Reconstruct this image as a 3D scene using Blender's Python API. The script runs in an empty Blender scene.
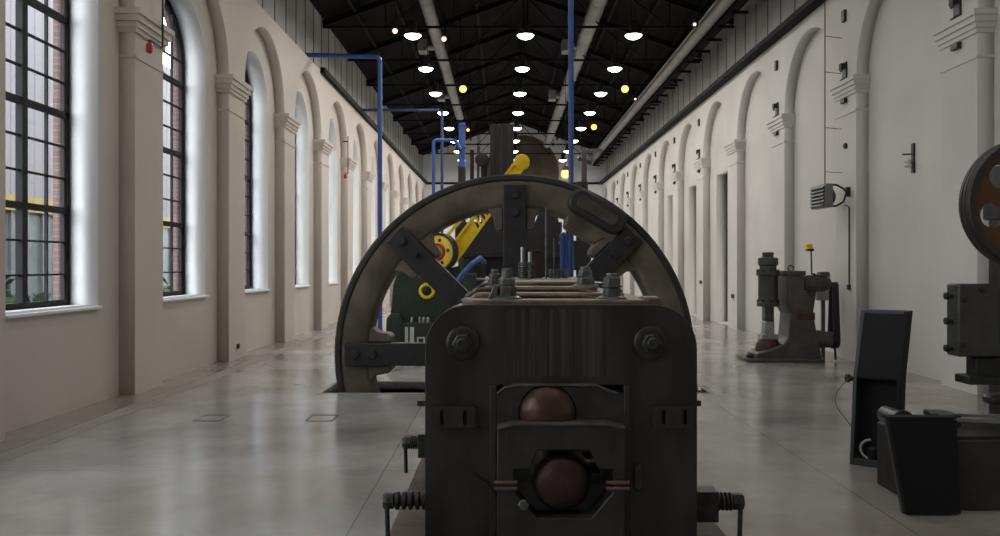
import bpy, bmesh, math, random
from mathutils import Vector, Matrix
random.seed(7)
PI = math.pi
C = bpy.context.scene.collection
F = 860.0            # focal length in pixels of the 1000 px wide frame
EYE = 1.6
def at(px, py, Y):   # a point of the photograph at distance Y, in metres
    return Vector(((px - 503) * Y / F, Y, EYE - (py - 266) * Y / F))

# ------------------------------------------------------------------ materials
MATS = {}
def mat(name, col, rough=0.6, metal=0.0, var=0.12, scale=4.0, bump=0.0, bscale=30.0, col2=None, stretch=None, spec=0.5, roughvar=0.0):
    m = bpy.data.materials.new(name); m.use_nodes = True
    nt = m.node_tree; N = nt.nodes; L = nt.links
    b = N['Principled BSDF']
    b.inputs['Roughness'].default_value = rough
    b.inputs['Metallic'].default_value = metal
    b.inputs['Specular IOR Level'].default_value = spec
    tc = N.new('ShaderNodeTexCoord'); mp = N.new('ShaderNodeMapping')
    L.new(tc.outputs['Object'], mp.inputs['Vector'])
    if stretch: mp.inputs['Scale'].default_value = stretch
    n = N.new('ShaderNodeTexNoise'); n.inputs['Scale'].default_value = scale; n.inputs['Detail'].default_value = 6
    L.new(mp.outputs['Vector'], n.inputs['Vector'])
    r = N.new('ShaderNodeValToRGB')
    c2 = col2 if col2 else tuple(min(1, c * (1 + var)) for c in col)
    c1 = tuple(c * (1 - var) for c in col) if not col2 else col
    r.color_ramp.elements[0].position = 0.32; r.color_ramp.elements[1].position = 0.68
    r.color_ramp.elements[0].color = (*c1, 1); r.color_ramp.elements[1].color = (*c2, 1)
    L.new(n.outputs['Fac'], r.inputs['Fac']); L.new(r.outputs['Color'], b.inputs['Base Color'])
    if roughvar:
        mr = N.new('ShaderNodeMapRange'); mr.inputs['To Min'].default_value = rough - roughvar; mr.inputs['To Max'].default_value = rough + roughvar
        L.new(n.outputs['Fac'], mr.inputs['Value']); L.new(mr.outputs['Result'], b.inputs['Roughness'])
    if bump:
        n2 = N.new('ShaderNodeTexNoise'); n2.inputs['Scale'].default_value = bscale; n2.inputs['Detail'].default_value = 4
        L.new(mp.outputs['Vector'], n2.inputs['Vector'])
        bp = N.new('ShaderNodeBump'); bp.inputs['Strength'].default_value = bump; bp.inputs['Distance'].default_value = 0.02
        L.new(n2.outputs['Fac'], bp.inputs['Height']); L.new(bp.outputs['Normal'], b.inputs['Normal'])
    MATS[name] = m
    return m
def emit(name, col, strength):
    m = bpy.data.materials.new(name); m.use_nodes = True
    b = m.node_tree.nodes['Principled BSDF']
    b.inputs['Base Color'].default_value = (*col, 1)
    b.inputs['Emission Color'].default_value = (*col, 1); b.inputs['Emission Strength'].default_value = strength
    MATS[name] = m
    return m

mat('plaster_warm', (0.63, 0.575, 0.525), 0.85, var=0.05, scale=0.7, bump=0.08, bscale=14)
mat('plaster_white', (0.6, 0.59, 0.565), 0.85, var=0.05, scale=0.8, bump=0.08, bscale=14)
mat('plaster_reveal', (0.80, 0.82, 0.84), 0.8, var=0.03, scale=1.5)
mat('plaster_grey', (0.4, 0.39, 0.375), 0.85, var=0.16, scale=0.9)
mat('roof_dark', (0.012, 0.011, 0.0105), 0.9, var=0.3, scale=1.2, spec=0.12)
mat('steel_black', (0.014, 0.014, 0.015), 0.5, var=0.25, scale=6, bump=0.1)
mat('truss_black', (0.006, 0.006, 0.0065), 0.75, var=0.2, scale=4, spec=0.2)
mat('duct_grey', (0.3, 0.3, 0.29), 0.45, 0.3, var=0.12, scale=2)
mat('housing', (0.0085, 0.008, 0.0078), 0.45, col2=(0.028, 0.0265, 0.025), scale=5, bump=0.35, bscale=9, stretch=(1, 1, 0.35), roughvar=0.1)
mat('housing_ribbed', (0.0075, 0.007, 0.0068), 0.40, col2=(0.045, 0.043, 0.041), scale=9, bump=0.7, bscale=9, stretch=(3, 1, 0.06))
mat('chock', (0.021, 0.0195, 0.018), 0.5, var=0.4, scale=8, bump=0.2)
mat('tube_pink', (0.13, 0.07, 0.065), 0.4, 0.4, var=0.2)
mat('chock_highlight', (0.07, 0.059, 0.050), 0.5, var=0.4, scale=9, bump=0.2)  # paler chock colour, a highlight painted along the top edges
mat('grease_brown', (0.07, 0.050, 0.031), 0.5, var=0.5, scale=9, bump=0.3, col2=(0.16, 0.118, 0.078))
mat('bolt_steel', (0.095, 0.098, 0.1), 0.4, 0.5, var=0.4, scale=18, bump=0.2)
mat('bolt_dark', (0.026, 0.026, 0.026), 0.4, 0.2, var=0.4, scale=18, bump=0.2)
mat('roll_copper', (0.07, 0.036, 0.027), 0.35, 0.4, var=0.35, scale=5, bump=0.1)
mat('roll_red', (0.035, 0.014, 0.011), 0.5, 0.2, var=0.4, scale=6, bump=0.15)
mat('rim_iron', (0.135, 0.112, 0.085), 0.5, 0.25, var=0.35, scale=3, bump=0.18, bscale=12)
mat('rim_recess', (0.075, 0.063, 0.050), 0.5, 0.25, var=0.3, scale=4, bump=0.15)
mat('rim_edge', (0.034, 0.031, 0.028), 0.45, 0.2, var=0.3, scale=5, bump=0.15)
mat('spoke_black', (0.016, 0.015, 0.017), 0.5, var=0.4, scale=6, bump=0.15)
mat('base_rust', (0.065, 0.042, 0.033), 0.6, var=0.35, scale=5, bump=0.2)
mat('green_paint', (0.024, 0.04, 0.027), 0.5, var=0.25, scale=4, bump=0.1)
mat('olive_paint', (0.068, 0.067, 0.055), 0.5, var=0.3, scale=5, bump=0.15)
mat('red_paint', (0.07, 0.02, 0.02), 0.5, var=0.3, scale=8)
mat('dark_red', (0.02, 0.01, 0.009), 0.6, var=0.4, scale=5)
mat('yellow_paint', (0.92, 0.64, 0.02), 0.4, var=0.12, scale=4)
mat('signal_red', (0.45, 0.01, 0.012), 0.4, var=0.1)
mat('blue_paint', (0.031, 0.092, 0.32), 0.4, var=0.15, scale=3)
mat('blue_dark', (0.016, 0.03, 0.10), 0.45, var=0.15, scale=3)
mat('bright_steel', (0.34, 0.34, 0.35), 0.35, 0.6, var=0.15, scale=10)
mat('rubber_black', (0.010, 0.010, 0.010), 0.55, var=0.2)
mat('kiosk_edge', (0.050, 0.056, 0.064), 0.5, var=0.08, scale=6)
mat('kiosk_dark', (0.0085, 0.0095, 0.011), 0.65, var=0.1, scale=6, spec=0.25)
mat('heater_grey', (0.10, 0.10, 0.10), 0.45, 0.2, var=0.1)
mat('louvre_grey', (0.17, 0.17, 0.17), 0.45, 0.2, var=0.1)
mat('tyre_brown', (0.026, 0.020, 0.018), 0.5, var=0.3, scale=5)
mat('orange_disc', (0.1, 0.04, 0.008), 0.45, var=0.2, scale=3)
mat('white_plastic', (0.6, 0.6, 0.58), 0.5, var=0.05)
mat('frame_black', (0.010, 0.011, 0.013), 0.6, var=0.15, spec=0.25)
mat('door_grey', (0.10, 0.10, 0.105), 0.55, var=0.1, scale=1.5)
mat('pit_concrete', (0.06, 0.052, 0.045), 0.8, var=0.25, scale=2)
mat('trench', (0.3, 0.28, 0.25), 0.55, var=0.2, scale=2)
mat('facade_pale', (0.16, 0.15, 0.165), 0.7, var=0.04, scale=0.5)
mat('facade_teal', (0.085, 0.1, 0.1), 0.5, var=0.2, scale=1.2)
mat('yellow_cladding', (0.22, 0.17, 0.03), 0.6, var=0.1)
mat('press_grey', (0.042, 0.042, 0.04), 0.5, var=0.3, scale=6, bump=0.15)
mat('table_brown', (0.032, 0.026, 0.022), 0.6, var=0.3, scale=6, bump=0.15)
mat('panel_grey', (0.30, 0.30, 0.29), 0.5, var=0.08)
mat('grass', (0.03, 0.06, 0.02), 0.9, var=0.4, scale=5)
mat('leaf', (0.03, 0.06, 0.022), 0.8, var=0.5, scale=9)
mat('asphalt', (0.09, 0.09, 0.09), 0.9, var=0.1)
mat('shade_metal', (0.04, 0.04, 0.042), 0.4, 0.4, var=0.1)
emit('lamp_white', (1.0, 0.93, 0.82), 9.0)
emit('lamp_amber', (1.0, 0.45, 0.12), 2.3)
emit('lamp_rose', (1.0, 0.62, 0.5), 1.6)

def brick_mat():
    m = bpy.data.materials.new('brick'); m.use_nodes = True
    N = m.node_tree.nodes; L = m.node_tree.links; b = N['Principled BSDF']; b.inputs['Roughness'].default_value = 0.9
    tc = N.new('ShaderNodeTexCoord'); sep = N.new('ShaderNodeSeparateXYZ'); com = N.new('ShaderNodeCombineXYZ'); add = N.new('ShaderNodeMath')
    L.new(tc.outputs['Object'], sep.inputs[0]); L.new(sep.outputs['X'], add.inputs[0]); L.new(sep.outputs['Y'], add.inputs[1])
    L.new(add.outputs[0], com.inputs['X']); L.new(sep.outputs['Z'], com.inputs['Y'])
    t = N.new('ShaderNodeTexBrick'); t.inputs['Scale'].default_value = 1.0
    t.inputs['Brick Width'].default_value = 0.26; t.inputs['Row Height'].default_value = 0.078; t.inputs['Mortar Size'].default_value = 0.008
    t.inputs['Color1'].default_value = (0.13, 0.072, 0.064, 1); t.inputs['Color2'].default_value = (0.10, 0.058, 0.053, 1); t.inputs['Mortar'].default_value = (0.15, 0.11, 0.10, 1)
    L.new(com.outputs[0], t.inputs['Vector']); L.new(t.outputs['Color'], b.inputs['Base Color'])
    MATS['brick'] = m
brick_mat()
mat('old_brick', (0.15, 0.115, 0.09), 0.9, var=0.25, scale=1.5)

def glass_mat():
    m = bpy.data.materials.new('window_glass'); m.use_nodes = True
    nt = m.node_tree; N = nt.nodes; L = nt.links; N.remove(N['Principled BSDF'])
    out = N['Material Output']; tr = N.new('ShaderNodeBsdfTransparent'); gl = N.new('ShaderNodeBsdfGlossy'); mx = N.new('ShaderNodeMixShader'); fr = N.new('ShaderNodeLayerWeight'); pw_ = N.new('ShaderNodeMath'); pw_.operation = 'POWER'; ma = N.new('ShaderNodeMath'); ma.operation = 'MULTIPLY_ADD'
    tr.inputs[0].default_value = (0.93, 0.95, 0.95, 1); gl.inputs['Roughness'].default_value = 0.02; fr.inputs['Blend'].default_value = .5; pw_.inputs[1].default_value = 5.0; ma.inputs[1].default_value = .35; ma.inputs[2].default_value = .04
    L.new(fr.outputs['Facing'], pw_.inputs[0]); L.new(pw_.outputs[0], ma.inputs[0]); L.new(ma.outputs[0], mx.inputs[0]); L.new(tr.outputs[0], mx.inputs[1]); L.new(gl.outputs[0], mx.inputs[2]); L.new(mx.outputs[0], out.inputs[0])
    MATS['glass'] = m
glass_mat()

def floor_mat():
    m = bpy.data.materials.new('polished_concrete'); m.use_nodes = True
    nt = m.node_tree; N = nt.nodes; L = nt.links; b = N['Principled BSDF']
    tc = N.new('ShaderNodeTexCoord')
    n1 = N.new('ShaderNodeTexNoise'); n1.inputs['Scale'].default_value = 0.55; n1.inputs['Detail'].default_value = 8; n1.inputs['Roughness'].default_value = 0.6
    n2 = N.new('ShaderNodeTexNoise'); n2.inputs['Scale'].default_value = 7; n2.inputs['Detail'].default_value = 5
    L.new(tc.outputs['Object'], n1.inputs['Vector']); L.new(tc.outputs['Object'], n2.inputs['Vector'])
    r = N.new('ShaderNodeValToRGB'); e = r.color_ramp.elements
    e[0].position = 0.33; e[0].color = (0.24, 0.236, 0.228, 1); e[1].position = 0.68; e[1].color = (0.52, 0.515, 0.505, 1)
    L.new(n1.outputs['Fac'], r.inputs['Fac'])
    mx = N.new('ShaderNodeMix'); mx.data_type = 'RGBA'; mx.blend_type = 'MULTIPLY'; mx.inputs[0].default_value = 0.25
    L.new(r.outputs['Color'], mx.inputs[6]); L.new(n2.outputs['Color'], mx.inputs[7])
    br = N.new('ShaderNodeTexBrick'); br.offset = 0.0; br.inputs['Scale'].default_value = 1.0
    br.inputs['Brick Width'].default_value = 3.4; br.inputs['Row Height'].default_value = 3.66; br.inputs['Mortar Size'].default_value = 0.006
    br.inputs['Color1'].default_value = (1, 1, 1, 1); br.inputs['Color2'].default_value = (0.95, 0.95, 0.95, 1); br.inputs['Mortar'].default_value = (0.6, 0.59, 0.58, 1)
    mp = N.new('ShaderNodeMapping'); mp.inputs['Location'].default_value = (0.93, 0.6, 0)
    L.new(tc.outputs['Object'], mp.inputs['Vector']); L.new(mp.outputs['Vector'], br.inputs['Vector'])
    m2 = N.new('ShaderNodeMix'); m2.data_type = 'RGBA'; m2.blend_type = 'MULTIPLY'; m2.inputs[0].default_value = 1.0
    L.new(mx.outputs[2], m2.inputs[6]); L.new(br.outputs['Color'], m2.inputs[7])
    n3 = N.new('ShaderNodeTexNoise'); n3.inputs['Scale'].default_value = 0.22; n3.inputs['Detail'].default_value = 3
    L.new(tc.outputs['Object'], n3.inputs['Vector'])
    r3 = N.new('ShaderNodeValToRGB'); r3.color_ramp.elements[0].position = .42; r3.color_ramp.elements[0].color = (1, 1, 1, 1); r3.color_ramp.elements[1].position = .62; r3.color_ramp.elements[1].color = (.88, .80, .69, 1)
    L.new(n3.outputs['Fac'], r3.inputs['Fac'])
    m3 = N.new('ShaderNodeMix'); m3.data_type = 'RGBA'; m3.blend_type = 'MULTIPLY'; m3.inputs[0].default_value = 1.0
    L.new(m2.outputs[2], m3.inputs[6]); L.new(r3.outputs['Color'], m3.inputs[7])
    L.new(m3.outputs[2], b.inputs['Base Color']); b.inputs['Specular IOR Level'].default_value = 0.8
    mr = N.new('ShaderNodeMapRange'); mr.inputs['To Min'].default_value = 0.10; mr.inputs['To Max'].default_value = 0.30
    L.new(n1.outputs['Fac'], mr.inputs['Value']); L.new(mr.outputs['Result'], b.inputs['Roughness'])
    MATS['concrete'] = m
floor_mat()

# ------------------------------------------------------------------ mesh helpers
class MB:
    def __init__(s): s.v = []; s.f = []
    def add(s, vs, fs):
        o = len(s.v); s.v += [tuple(p) for p in vs]; s.f += [tuple(i + o for i in f) for f in fs]; return s
    def box(s, x0, x1, y0, y1, z0, z1, M=None):
        p = [Vector((x, y, z)) for z in (z0, z1) for x, y in ((x0, y0), (x1, y0), (x1, y1), (x0, y1))]
        if M: p = [M @ q for q in p]
        return s.add(p, [(3, 2, 1, 0), (4, 5, 6, 7), (0, 1, 5, 4), (1, 2, 6, 5), (2, 3, 7, 6), (3, 0, 4, 7)])
    def bar(s, a, b, w, h):                      # a rectangular bar between two points
        a = Vector(a); b = Vector(b); d = (b - a); l = d.length; d.normalize()
        up = Vector((0, 0, 1)) if abs(d.z) < 0.95 else Vector((0, 1, 0))
        u = d.cross(up).normalized(); v = u.cross(d)
        p = [q + u * i * w / 2 + v * j * h / 2 for q in (a, b) for i, j in ((-1, -1), (1, -1), (1, 1), (-1, 1))]
        return s.add(p, [(3, 2, 1, 0), (4, 5, 6, 7), (0, 1, 5, 4), (1, 2, 6, 5), (2, 3, 7, 6), (3, 0, 4, 7)])
    def lathe(s, a, d, prof, n=24):              # prof: (distance along d, radius)
        a = Vector(a); d = Vector(d).normalized()
        up = Vector((0, 0, 1)) if abs(d.z) < 0.9 else Vector((0, 1, 0))
        u = d.cross(up).normalized(); w = d.cross(u)
        vs = []; fs = []
        for t, r in prof:
            for k in range(n):
                th = 2 * PI * k / n
                vs.append(a + d * t + (u * math.cos(th) + w * math.sin(th)) * r)
        for i in range(len(prof) - 1):
            for k in range(n):
                k2 = (k + 1) % n
                fs.append((i * n + k, i * n + k2, (i + 1) * n + k2, (i + 1) * n + k))
        if prof[0][1] > 1e-6: fs.append(tuple(range(n))[::-1])
        if prof[-1][1] > 1e-6: fs.append(tuple((len(prof) - 1) * n + k for k in range(n)))
        return s.add(vs, fs)
    def cyl(s, a, b, r, n=20, r2=None):
        a = Vector(a); b = Vector(b)
        return s.lathe(a, b - a, [(0, r), ((b - a).length, r if r2 is None else r2)], n)
    def tube(s, pts, r, n=10):
        pts = [Vector(p) for p in pts]; vs = []; fs = []; u = None
        for i, p in enumerate(pts):
            d = (pts[min(i + 1, len(pts) - 1)] - pts[max(i - 1, 0)]).normalized()
            if u is None:
                up = Vector((0, 0, 1)) if abs(d.z) < 0.9 else Vector((0, 1, 0)); u = d.cross(up).normalized()
            u = (u - d * u.dot(d)).normalized(); w = d.cross(u)
            for k in range(n):
                th = 2 * PI * k / n; vs.append(p + (u * math.cos(th) + w * math.sin(th)) * r)
        for i in range(len(pts) - 1):
            for k in range(n):
                k2 = (k + 1) % n; fs.append((i * n + k, i * n + k2, (i + 1) * n + k2, (i + 1) * n + k))
        fs.append(tuple(range(n))[::-1]); fs.append(tuple((len(pts) - 1) * n + k for k in range(n)))
        return s.add(vs, fs)
    def prism(s, poly, d0, d1, axis='Y', M=None): # polygon extruded along an axis: (x,z) for Y, (y,z) for X, (x,y) for Z
        f = {'Y': lambda a, b, t: Vector((a, t, b)), 'X': lambda a, b, t: Vector((t, a, b)), 'Z': lambda a, b, t: Vector((a, b, t))}[axis]
        n = len(poly); p = [f(a, b, d0) for a, b in poly] + [f(a, b, d1) for a, b in poly]
        if M: p = [M @ q for q in p]
        return s.add(p, [tuple(range(n)), tuple(range(2 * n - 1, n - 1, -1))] + [(i, (i + 1) % n, n + (i + 1) % n, n + i) for i in range(n)])
    def sphere(s, c, r, n=16, m=10, sz=1.0):
        return s.lathe(Vector(c) - Vector((0, 0, r * sz)), (0, 0, 1), [(r * sz * (1 - math.cos(PI * i / m)), max(r * math.sin(PI * i / m), 1e-7)) for i in range(m + 1)], n)
    def torus(s, c, ax, R, r, n=28, m=10):
        c = Vector(c); d = Vector(ax).normalized(); up = Vector((0, 0, 1)) if abs(d.z) < 0.9 else Vector((0, 1, 0))
        u = d.cross(up).normalized(); w = d.cross(u); vs = []; fs = []
        for i in range(n):
            a = 2 * PI * i / n; e = u * math.cos(a) + w * math.sin(a)
            for j in range(m):
                b = 2 * PI * j / m; vs.append(c + e * (R + r * math.cos(b)) + d * r * math.sin(b))
        for i in range(n):
            for j in range(m):
                fs.append((i * m + j, ((i + 1) % n) * m + j, ((i + 1) % n) * m + (j + 1) % m, i * m + (j + 1) % m))
        return s.add(vs, fs)
    def build(s, name, m, parent=None, bevel=0.0, smooth=True, seg=2):
        me = bpy.data.meshes.new(name); me.from_pydata(s.v, [], s.f); me.update()
        bm = bmesh.new(); bm.from_mesh(me); bmesh.ops.recalc_face_normals(bm, faces=bm.faces); bm.to_mesh(me); bm.free()
        return link(name, me, m, parent, bevel, smooth, seg)
def split_build(mb, name, m, parent, **kw):       # every loose piece becomes a part of its own
    par = list(range(len(mb.v)))
    def find(i):
        while par[i] != i: par[i] = par[par[i]]; i = par[i]
        return i
    for f in mb.f:
        for i in f[1:]: par[find(i)] = find(f[0])
    out = {}
    for f in mb.f: out.setdefault(find(f[0]), []).append(f)
    for fs in out.values():
        ids = sorted({i for f in fs for i in f}); ix = {i: k for k, i in enumerate(ids)}
        q = MB(); q.v = [mb.v[i] for i in ids]; q.f = [tuple(ix[i] for i in f) for f in fs]; q.build(name, m, parent, **kw)
def link(name, me, m, parent=None, bevel=0.0, smooth=True, seg=2):
    me.materials.clear(); me.materials.append(MATS[m] if isinstance(m, str) else m)
    o = bpy.data.objects.new(name, me); C.objects.link(o)
    if parent is not None: attach(o, parent)
    if smooth:
        me.shade_smooth(); me.set_sharp_from_angle(angle=math.radians(35))
    if bevel:
        b = o.modifiers.new('bevel', 'BEVEL'); b.width = bevel; b.segments = seg; b.limit_method = 'ANGLE'; b.angle_limit = math.radians(40)
    return o
def world_loc(o):
    v = Vector(o.location)
    while o.parent is not None: o = o.parent; v += Vector(o.location)
    return v
def attach(o, parent):                            # geometry is written in world metres: cancel the parents' offsets (never rotated)
    o.parent = parent; o.location = -world_loc(parent)
def thing(name, label, cat, loc=(0, 0, 0), group=None):
    o = bpy.data.objects.new(name, None); C.objects.link(o); o.location = loc; o.empty_display_size = 0.1
    return tag(o, label, cat, group)
def tag(o, label, cat, group=None):
    o['label'] = label; o['category'] = cat
    if group: o['group'] = group
    return o
def struct(o): o['kind'] = 'structure'; return o
def plate(outer, holes, t0, t1, axis):            # flat plate with holes, extruded from t0 to t1 along an axis
    cu = bpy.data.curves.new('plate', 'CURVE'); cu.dimensions = '2D'; cu.fill_mode = 'BOTH'; cu.extrude = abs(t1 - t0) / 2
    for pts in [outer] + holes:
        sp = cu.splines.new('POLY'); sp.points.add(len(pts) - 1); sp.use_cyclic_u = True
        for q, (a, b) in zip(sp.points, pts): q.co = (a, b, 0, 1)
    ob = bpy.data.objects.new('plate', cu); C.objects.link(ob)
    dg = bpy.context.evaluated_depsgraph_get(); me = bpy.data.meshes.new_from_object(ob.evaluated_get(dg))
    bpy.data.objects.remove(ob); bpy.data.curves.remove(cu)
    c = (t0 + t1) / 2
    for v in me.vertices:
        a, b, t = v.co
        v.co = {'X': (c + t, a, b), 'Y': (a, c + t, b), 'Z': (a, b, c + t)}[axis]
    bm = bmesh.new(); bm.from_mesh(me); bmesh.ops.remove_doubles(bm, verts=bm.verts, dist=1e-5); bmesh.ops.recalc_face_normals(bm, faces=bm.faces); bm.to_mesh(me); bm.free()
    return me
def arch(yc, w, zb, zs, n=20):                    # arched outline, bottom left first
    return [(yc - w, zb)] + [(yc - w * math.cos(PI * i / n), zs + w * math.sin(PI * i / n)) for i in range(n + 1)] + [(yc + w, zb)]
def circle(a, b, r, n=24): return [(a + r * math.cos(2 * PI * i / n), b + r * math.sin(2 * PI * i / n)) for i in range(n)]
def rrect(x0, x1, z0, z1, r, n=6, corners=(1, 1, 1, 1)):
    out = []
    for (cx, cz, a0, on) in ((x1 - r, z1 - r, 0, corners[0]), (x0 + r, z1 - r, 90, corners[1]), (x0 + r, z0 + r, 180, corners[2]), (x1 - r, z0 + r, 270, corners[3])):
        if on: out += [(cx + r * math.cos(math.radians(a0 + 90 * i / n)), cz + r * math.sin(math.radians(a0 + 90 * i / n))) for i in range(n + 1)]
        else: out.append((x1 if a0 in (0, 270) else x0, z1 if a0 in (0, 90) else z0))
    return out
def hexbolt(mb, p, d, r, h):                      # hexagon head or nut with a small chamfer
    mb.lathe(p, d, [(0, r), (h * 0.85, r), (h, r * 0.85)], 6)
def children(o): return [c for c in bpy.data.objects if c.parent == o]
def copy_tree(o, parent=None):
    c = o.copy(); C.objects.link(c)
    if parent is not None: c.parent = parent
    for ch in children(o): copy_tree(ch, c)
    return c
NTH = ['first', 'second', 'third', 'fourth', 'fifth', 'sixth', 'seventh', 'eighth', 'ninth', 'tenth', 'eleventh', 'twelfth', 'thirteenth']

# ------------------------------------------------------------------ the hall
SP = 3.66; P0 = 10.68; PW = 0.88                  # bay spacing, near edge of a pilaster, pilaster width
YA, YB = -5.0, 51.0
XL, XLB, XLF, XLO = -4.57, -4.77, -5.13, -5.30    # window wall: pilaster face, niche back, glazing, outer face
XR, XRB = 5.89, 6.10
ZR, ZE, ZRIDGE, XRIDGE = 6.5, 8.2, 10.15, 0.64
pil = [P0 + SP * k for k in range(-4, 11)]        # near edges, -3.96 ... 47.28
bays = [(p + PW + p + SP) / 2 for p in pil[:-1]] + [pil[-1] + PW + 1.39]
bays = [b for b in bays if b < YB - 1.4]
NW = 1.39; ZS = 4.78
PIT = (-2.28, 2.60, 10.83, 11.88)

fl = struct(link('floor', plate([(XLB, YA), (XRB, YA), (XRB, YB), (XLB, YB)], [[(PIT[0], PIT[2]), (PIT[0], PIT[3]), (PIT[1], PIT[3]), (PIT[1], PIT[2])]], -0.25, 0, 'Z'), 'concrete', smooth=False))
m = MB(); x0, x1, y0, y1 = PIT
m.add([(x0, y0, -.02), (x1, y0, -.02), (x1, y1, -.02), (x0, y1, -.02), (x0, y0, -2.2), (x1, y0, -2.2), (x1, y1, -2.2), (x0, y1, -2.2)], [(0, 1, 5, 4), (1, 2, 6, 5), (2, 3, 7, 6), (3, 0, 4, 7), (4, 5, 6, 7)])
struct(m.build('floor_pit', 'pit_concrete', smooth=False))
m = MB(); t = 0.05
m.box(x0 - t, x1 + t, y0 - t, y0, -.03, 0.004); m.box(x0 - t, x1 + t, y1, y1 + t, -.03, 0.004); m.box(x0 - t, x0, y0, y1, -.03, 0.004); m.box(x1, x1 + t, y0, y1, -.03, 0.004)
struct(m.build('trim_1', 'trench', smooth=False))
m = MB(); m.box(-4.28, -4.06, YA, YB, -.02, 0.003); struct(m.build('trim_2', 'trench', smooth=False))

def niche_outline(z1):
    pts = [(YA, z1), (YA, 0)]
    for b in bays:
        pts += [(b - NW, 0)] + arch(b, NW, 0, ZS)[1:-1] + [(b + NW, 0)]
    return pts + [(YB, 0), (YB, z1)]
WW, WZB, WZS = 0.96, 1.13, 4.75
wins = [b - .12 for b in bays]
wl = struct(link('wall_left', plate(niche_outline(ZR), [], XL, XLB, 'X'), 'plaster_warm', smooth=False))
wh = [arch(b, WW, WZB, WZS) for b in wins]
outl = [(YA, -0.2), (YB, -0.2), (YB, ZE + .1), (YA, ZE + .1)]
link('niche_back', plate([(YA, -.2), (YB, -.2), (YB, ZR + .02), (YA, ZR + .02)], wh, XLB, XLF + .06, 'X'), 'plaster_warm', wl, smooth=False)
link('brick_skin', plate(outl, wh, XLF - .04, XLO, 'X'), 'brick', wl, smooth=False)
# white window reveals: a thin lining inside each opening
for b in wins:
    o_ = arch(b, WW, WZB, WZS, 24); i_ = arch(b, WW - .012, WZB + .012, WZS, 24)
    link('window_reveal', plate(o_, [i_], XLB + .002, XLF, 'X'), 'plaster_reveal', wl, smooth=False)
m = MB(); m.box(XLB - .25, XLB, YA, YB, ZR, ZE + .15); link('upper_wall', m.build('x', 'plaster_grey').data, 'plaster_grey', wl, smooth=False)
bpy.data.objects.remove(bpy.data.objects['x'])
wr = struct(link('wall_right', plate(niche_outline(ZR), [], XR, XRB, 'X'), 'plaster_white', smooth=False))
doors = [b for b in bays if 23 < b < 33]
DH = 4.2
dh = [[(b - .66, 0.02), (b - .66, DH), (b + .66, DH), (b + .66, 0.02)] for b in doors]
link('niche_back', plate([(YA, -.2), (YB, -.2), (YB, ZR + .02), (YA, ZR + .02)], dh, XRB, XRB + .40, 'X'), 'plaster_white', wr, smooth=False)
MB().box(XRB, XRB + .25, YA, YB, ZR, ZE + .15).build('upper_wall', 'plaster_grey', wr, smooth=False)
def capital(face, back, sgn, y, m_, wall, f=1.0):        # stepped moulding round the top of a pilaster
    m = MB()
    for dz0, dz1, e in ((4.50, 4.56, .03), (4.56, 4.63, .055), (4.63, 4.71, .085), (4.71, 4.78, .115)):
        e *= f; a, b = sorted((back, face + sgn * e)); m.box(a, b, y - e, y + PW + e, dz0, dz1)
    a, b = sorted((back, face + sgn * .014)); m.box(a, b, y - .014, y + PW + .014, 4.19, 4.225)
    m.build('capital', m_, wall, smooth=False)
for p in pil:
    capital(XL, XLB, 1, p, 'plaster_warm', wl); capital(XR, XRB, -1, p, 'plaster_white', wr, .72)
struct(MB().box(XLO, XRB + .4, YB, YB + .3, -.2, ZRIDGE + .2).build('wall_back', 'plaster_white', smooth=False))
bpy.data.objects['wall_back'].data.materials[0] = MATS['plaster_reveal']
struct(MB().box(XLO, XRB + .4, YA - .3, YA, -.2, ZRIDGE + .2).build('wall_front', 'plaster_warm', smooth=False))
# the blocked brick arch high on the far wall, and a rail across that wall
struct(link('trim_3', plate(arch(1.15, 2.15, 6.3, 7.2, 28), [], YB - .03, YB, 'Y'), 'old_brick', smooth=False))
struct(MB().box(XLB, XRB, YB - .10, YB, ZR - .06, ZR + .06).build('trim_4', 'truss_black', smooth=False))
# roof
m = MB(); t = .12
for (xa, xb) in ((XLO, XRIDGE), (XRB + .4, XRIDGE)):
    za = ZE - (0.25 if xa < 0 else .15)
    p = [(xa, YA - .3, za), (xb, YA - .3, ZRIDGE), (xb, YB + .3, ZRIDGE), (xa, YB + .3, za)]
    m.add(p + [(a, b, c + t) for a, b, c in p], [(0, 1, 2, 3), (4, 5, 6, 7), (0, 1, 5, 4), (1, 2, 6, 5), (2, 3, 7, 6), (3, 0, 4, 7)])
struct(m.build('ceiling', 'roof_dark', smooth=False))
def roof_z(x):
    if x < XRIDGE: return (ZE - .25) + (x - XLO) / (XRIDGE - XLO) * (ZRIDGE - ZE + .25)
    return ZRIDGE - (x - XRIDGE) / (XRB + .4 - XRIDGE) * (ZRIDGE - ZE + .15)
tn = 5
for x in (-3.9, -2.9, -1.9, -.8, 2.1, 3.2, 4.2, 5.2):
    struct(MB().box(x - .04, x + .04, YA, YB, roof_z(x) - .17, roof_z(x) - .01).build('trim_%d' % tn, 'truss_black', smooth=False)); tn += 1
ty = 22.75 - 5 * SP
ZT = 7.92
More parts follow.
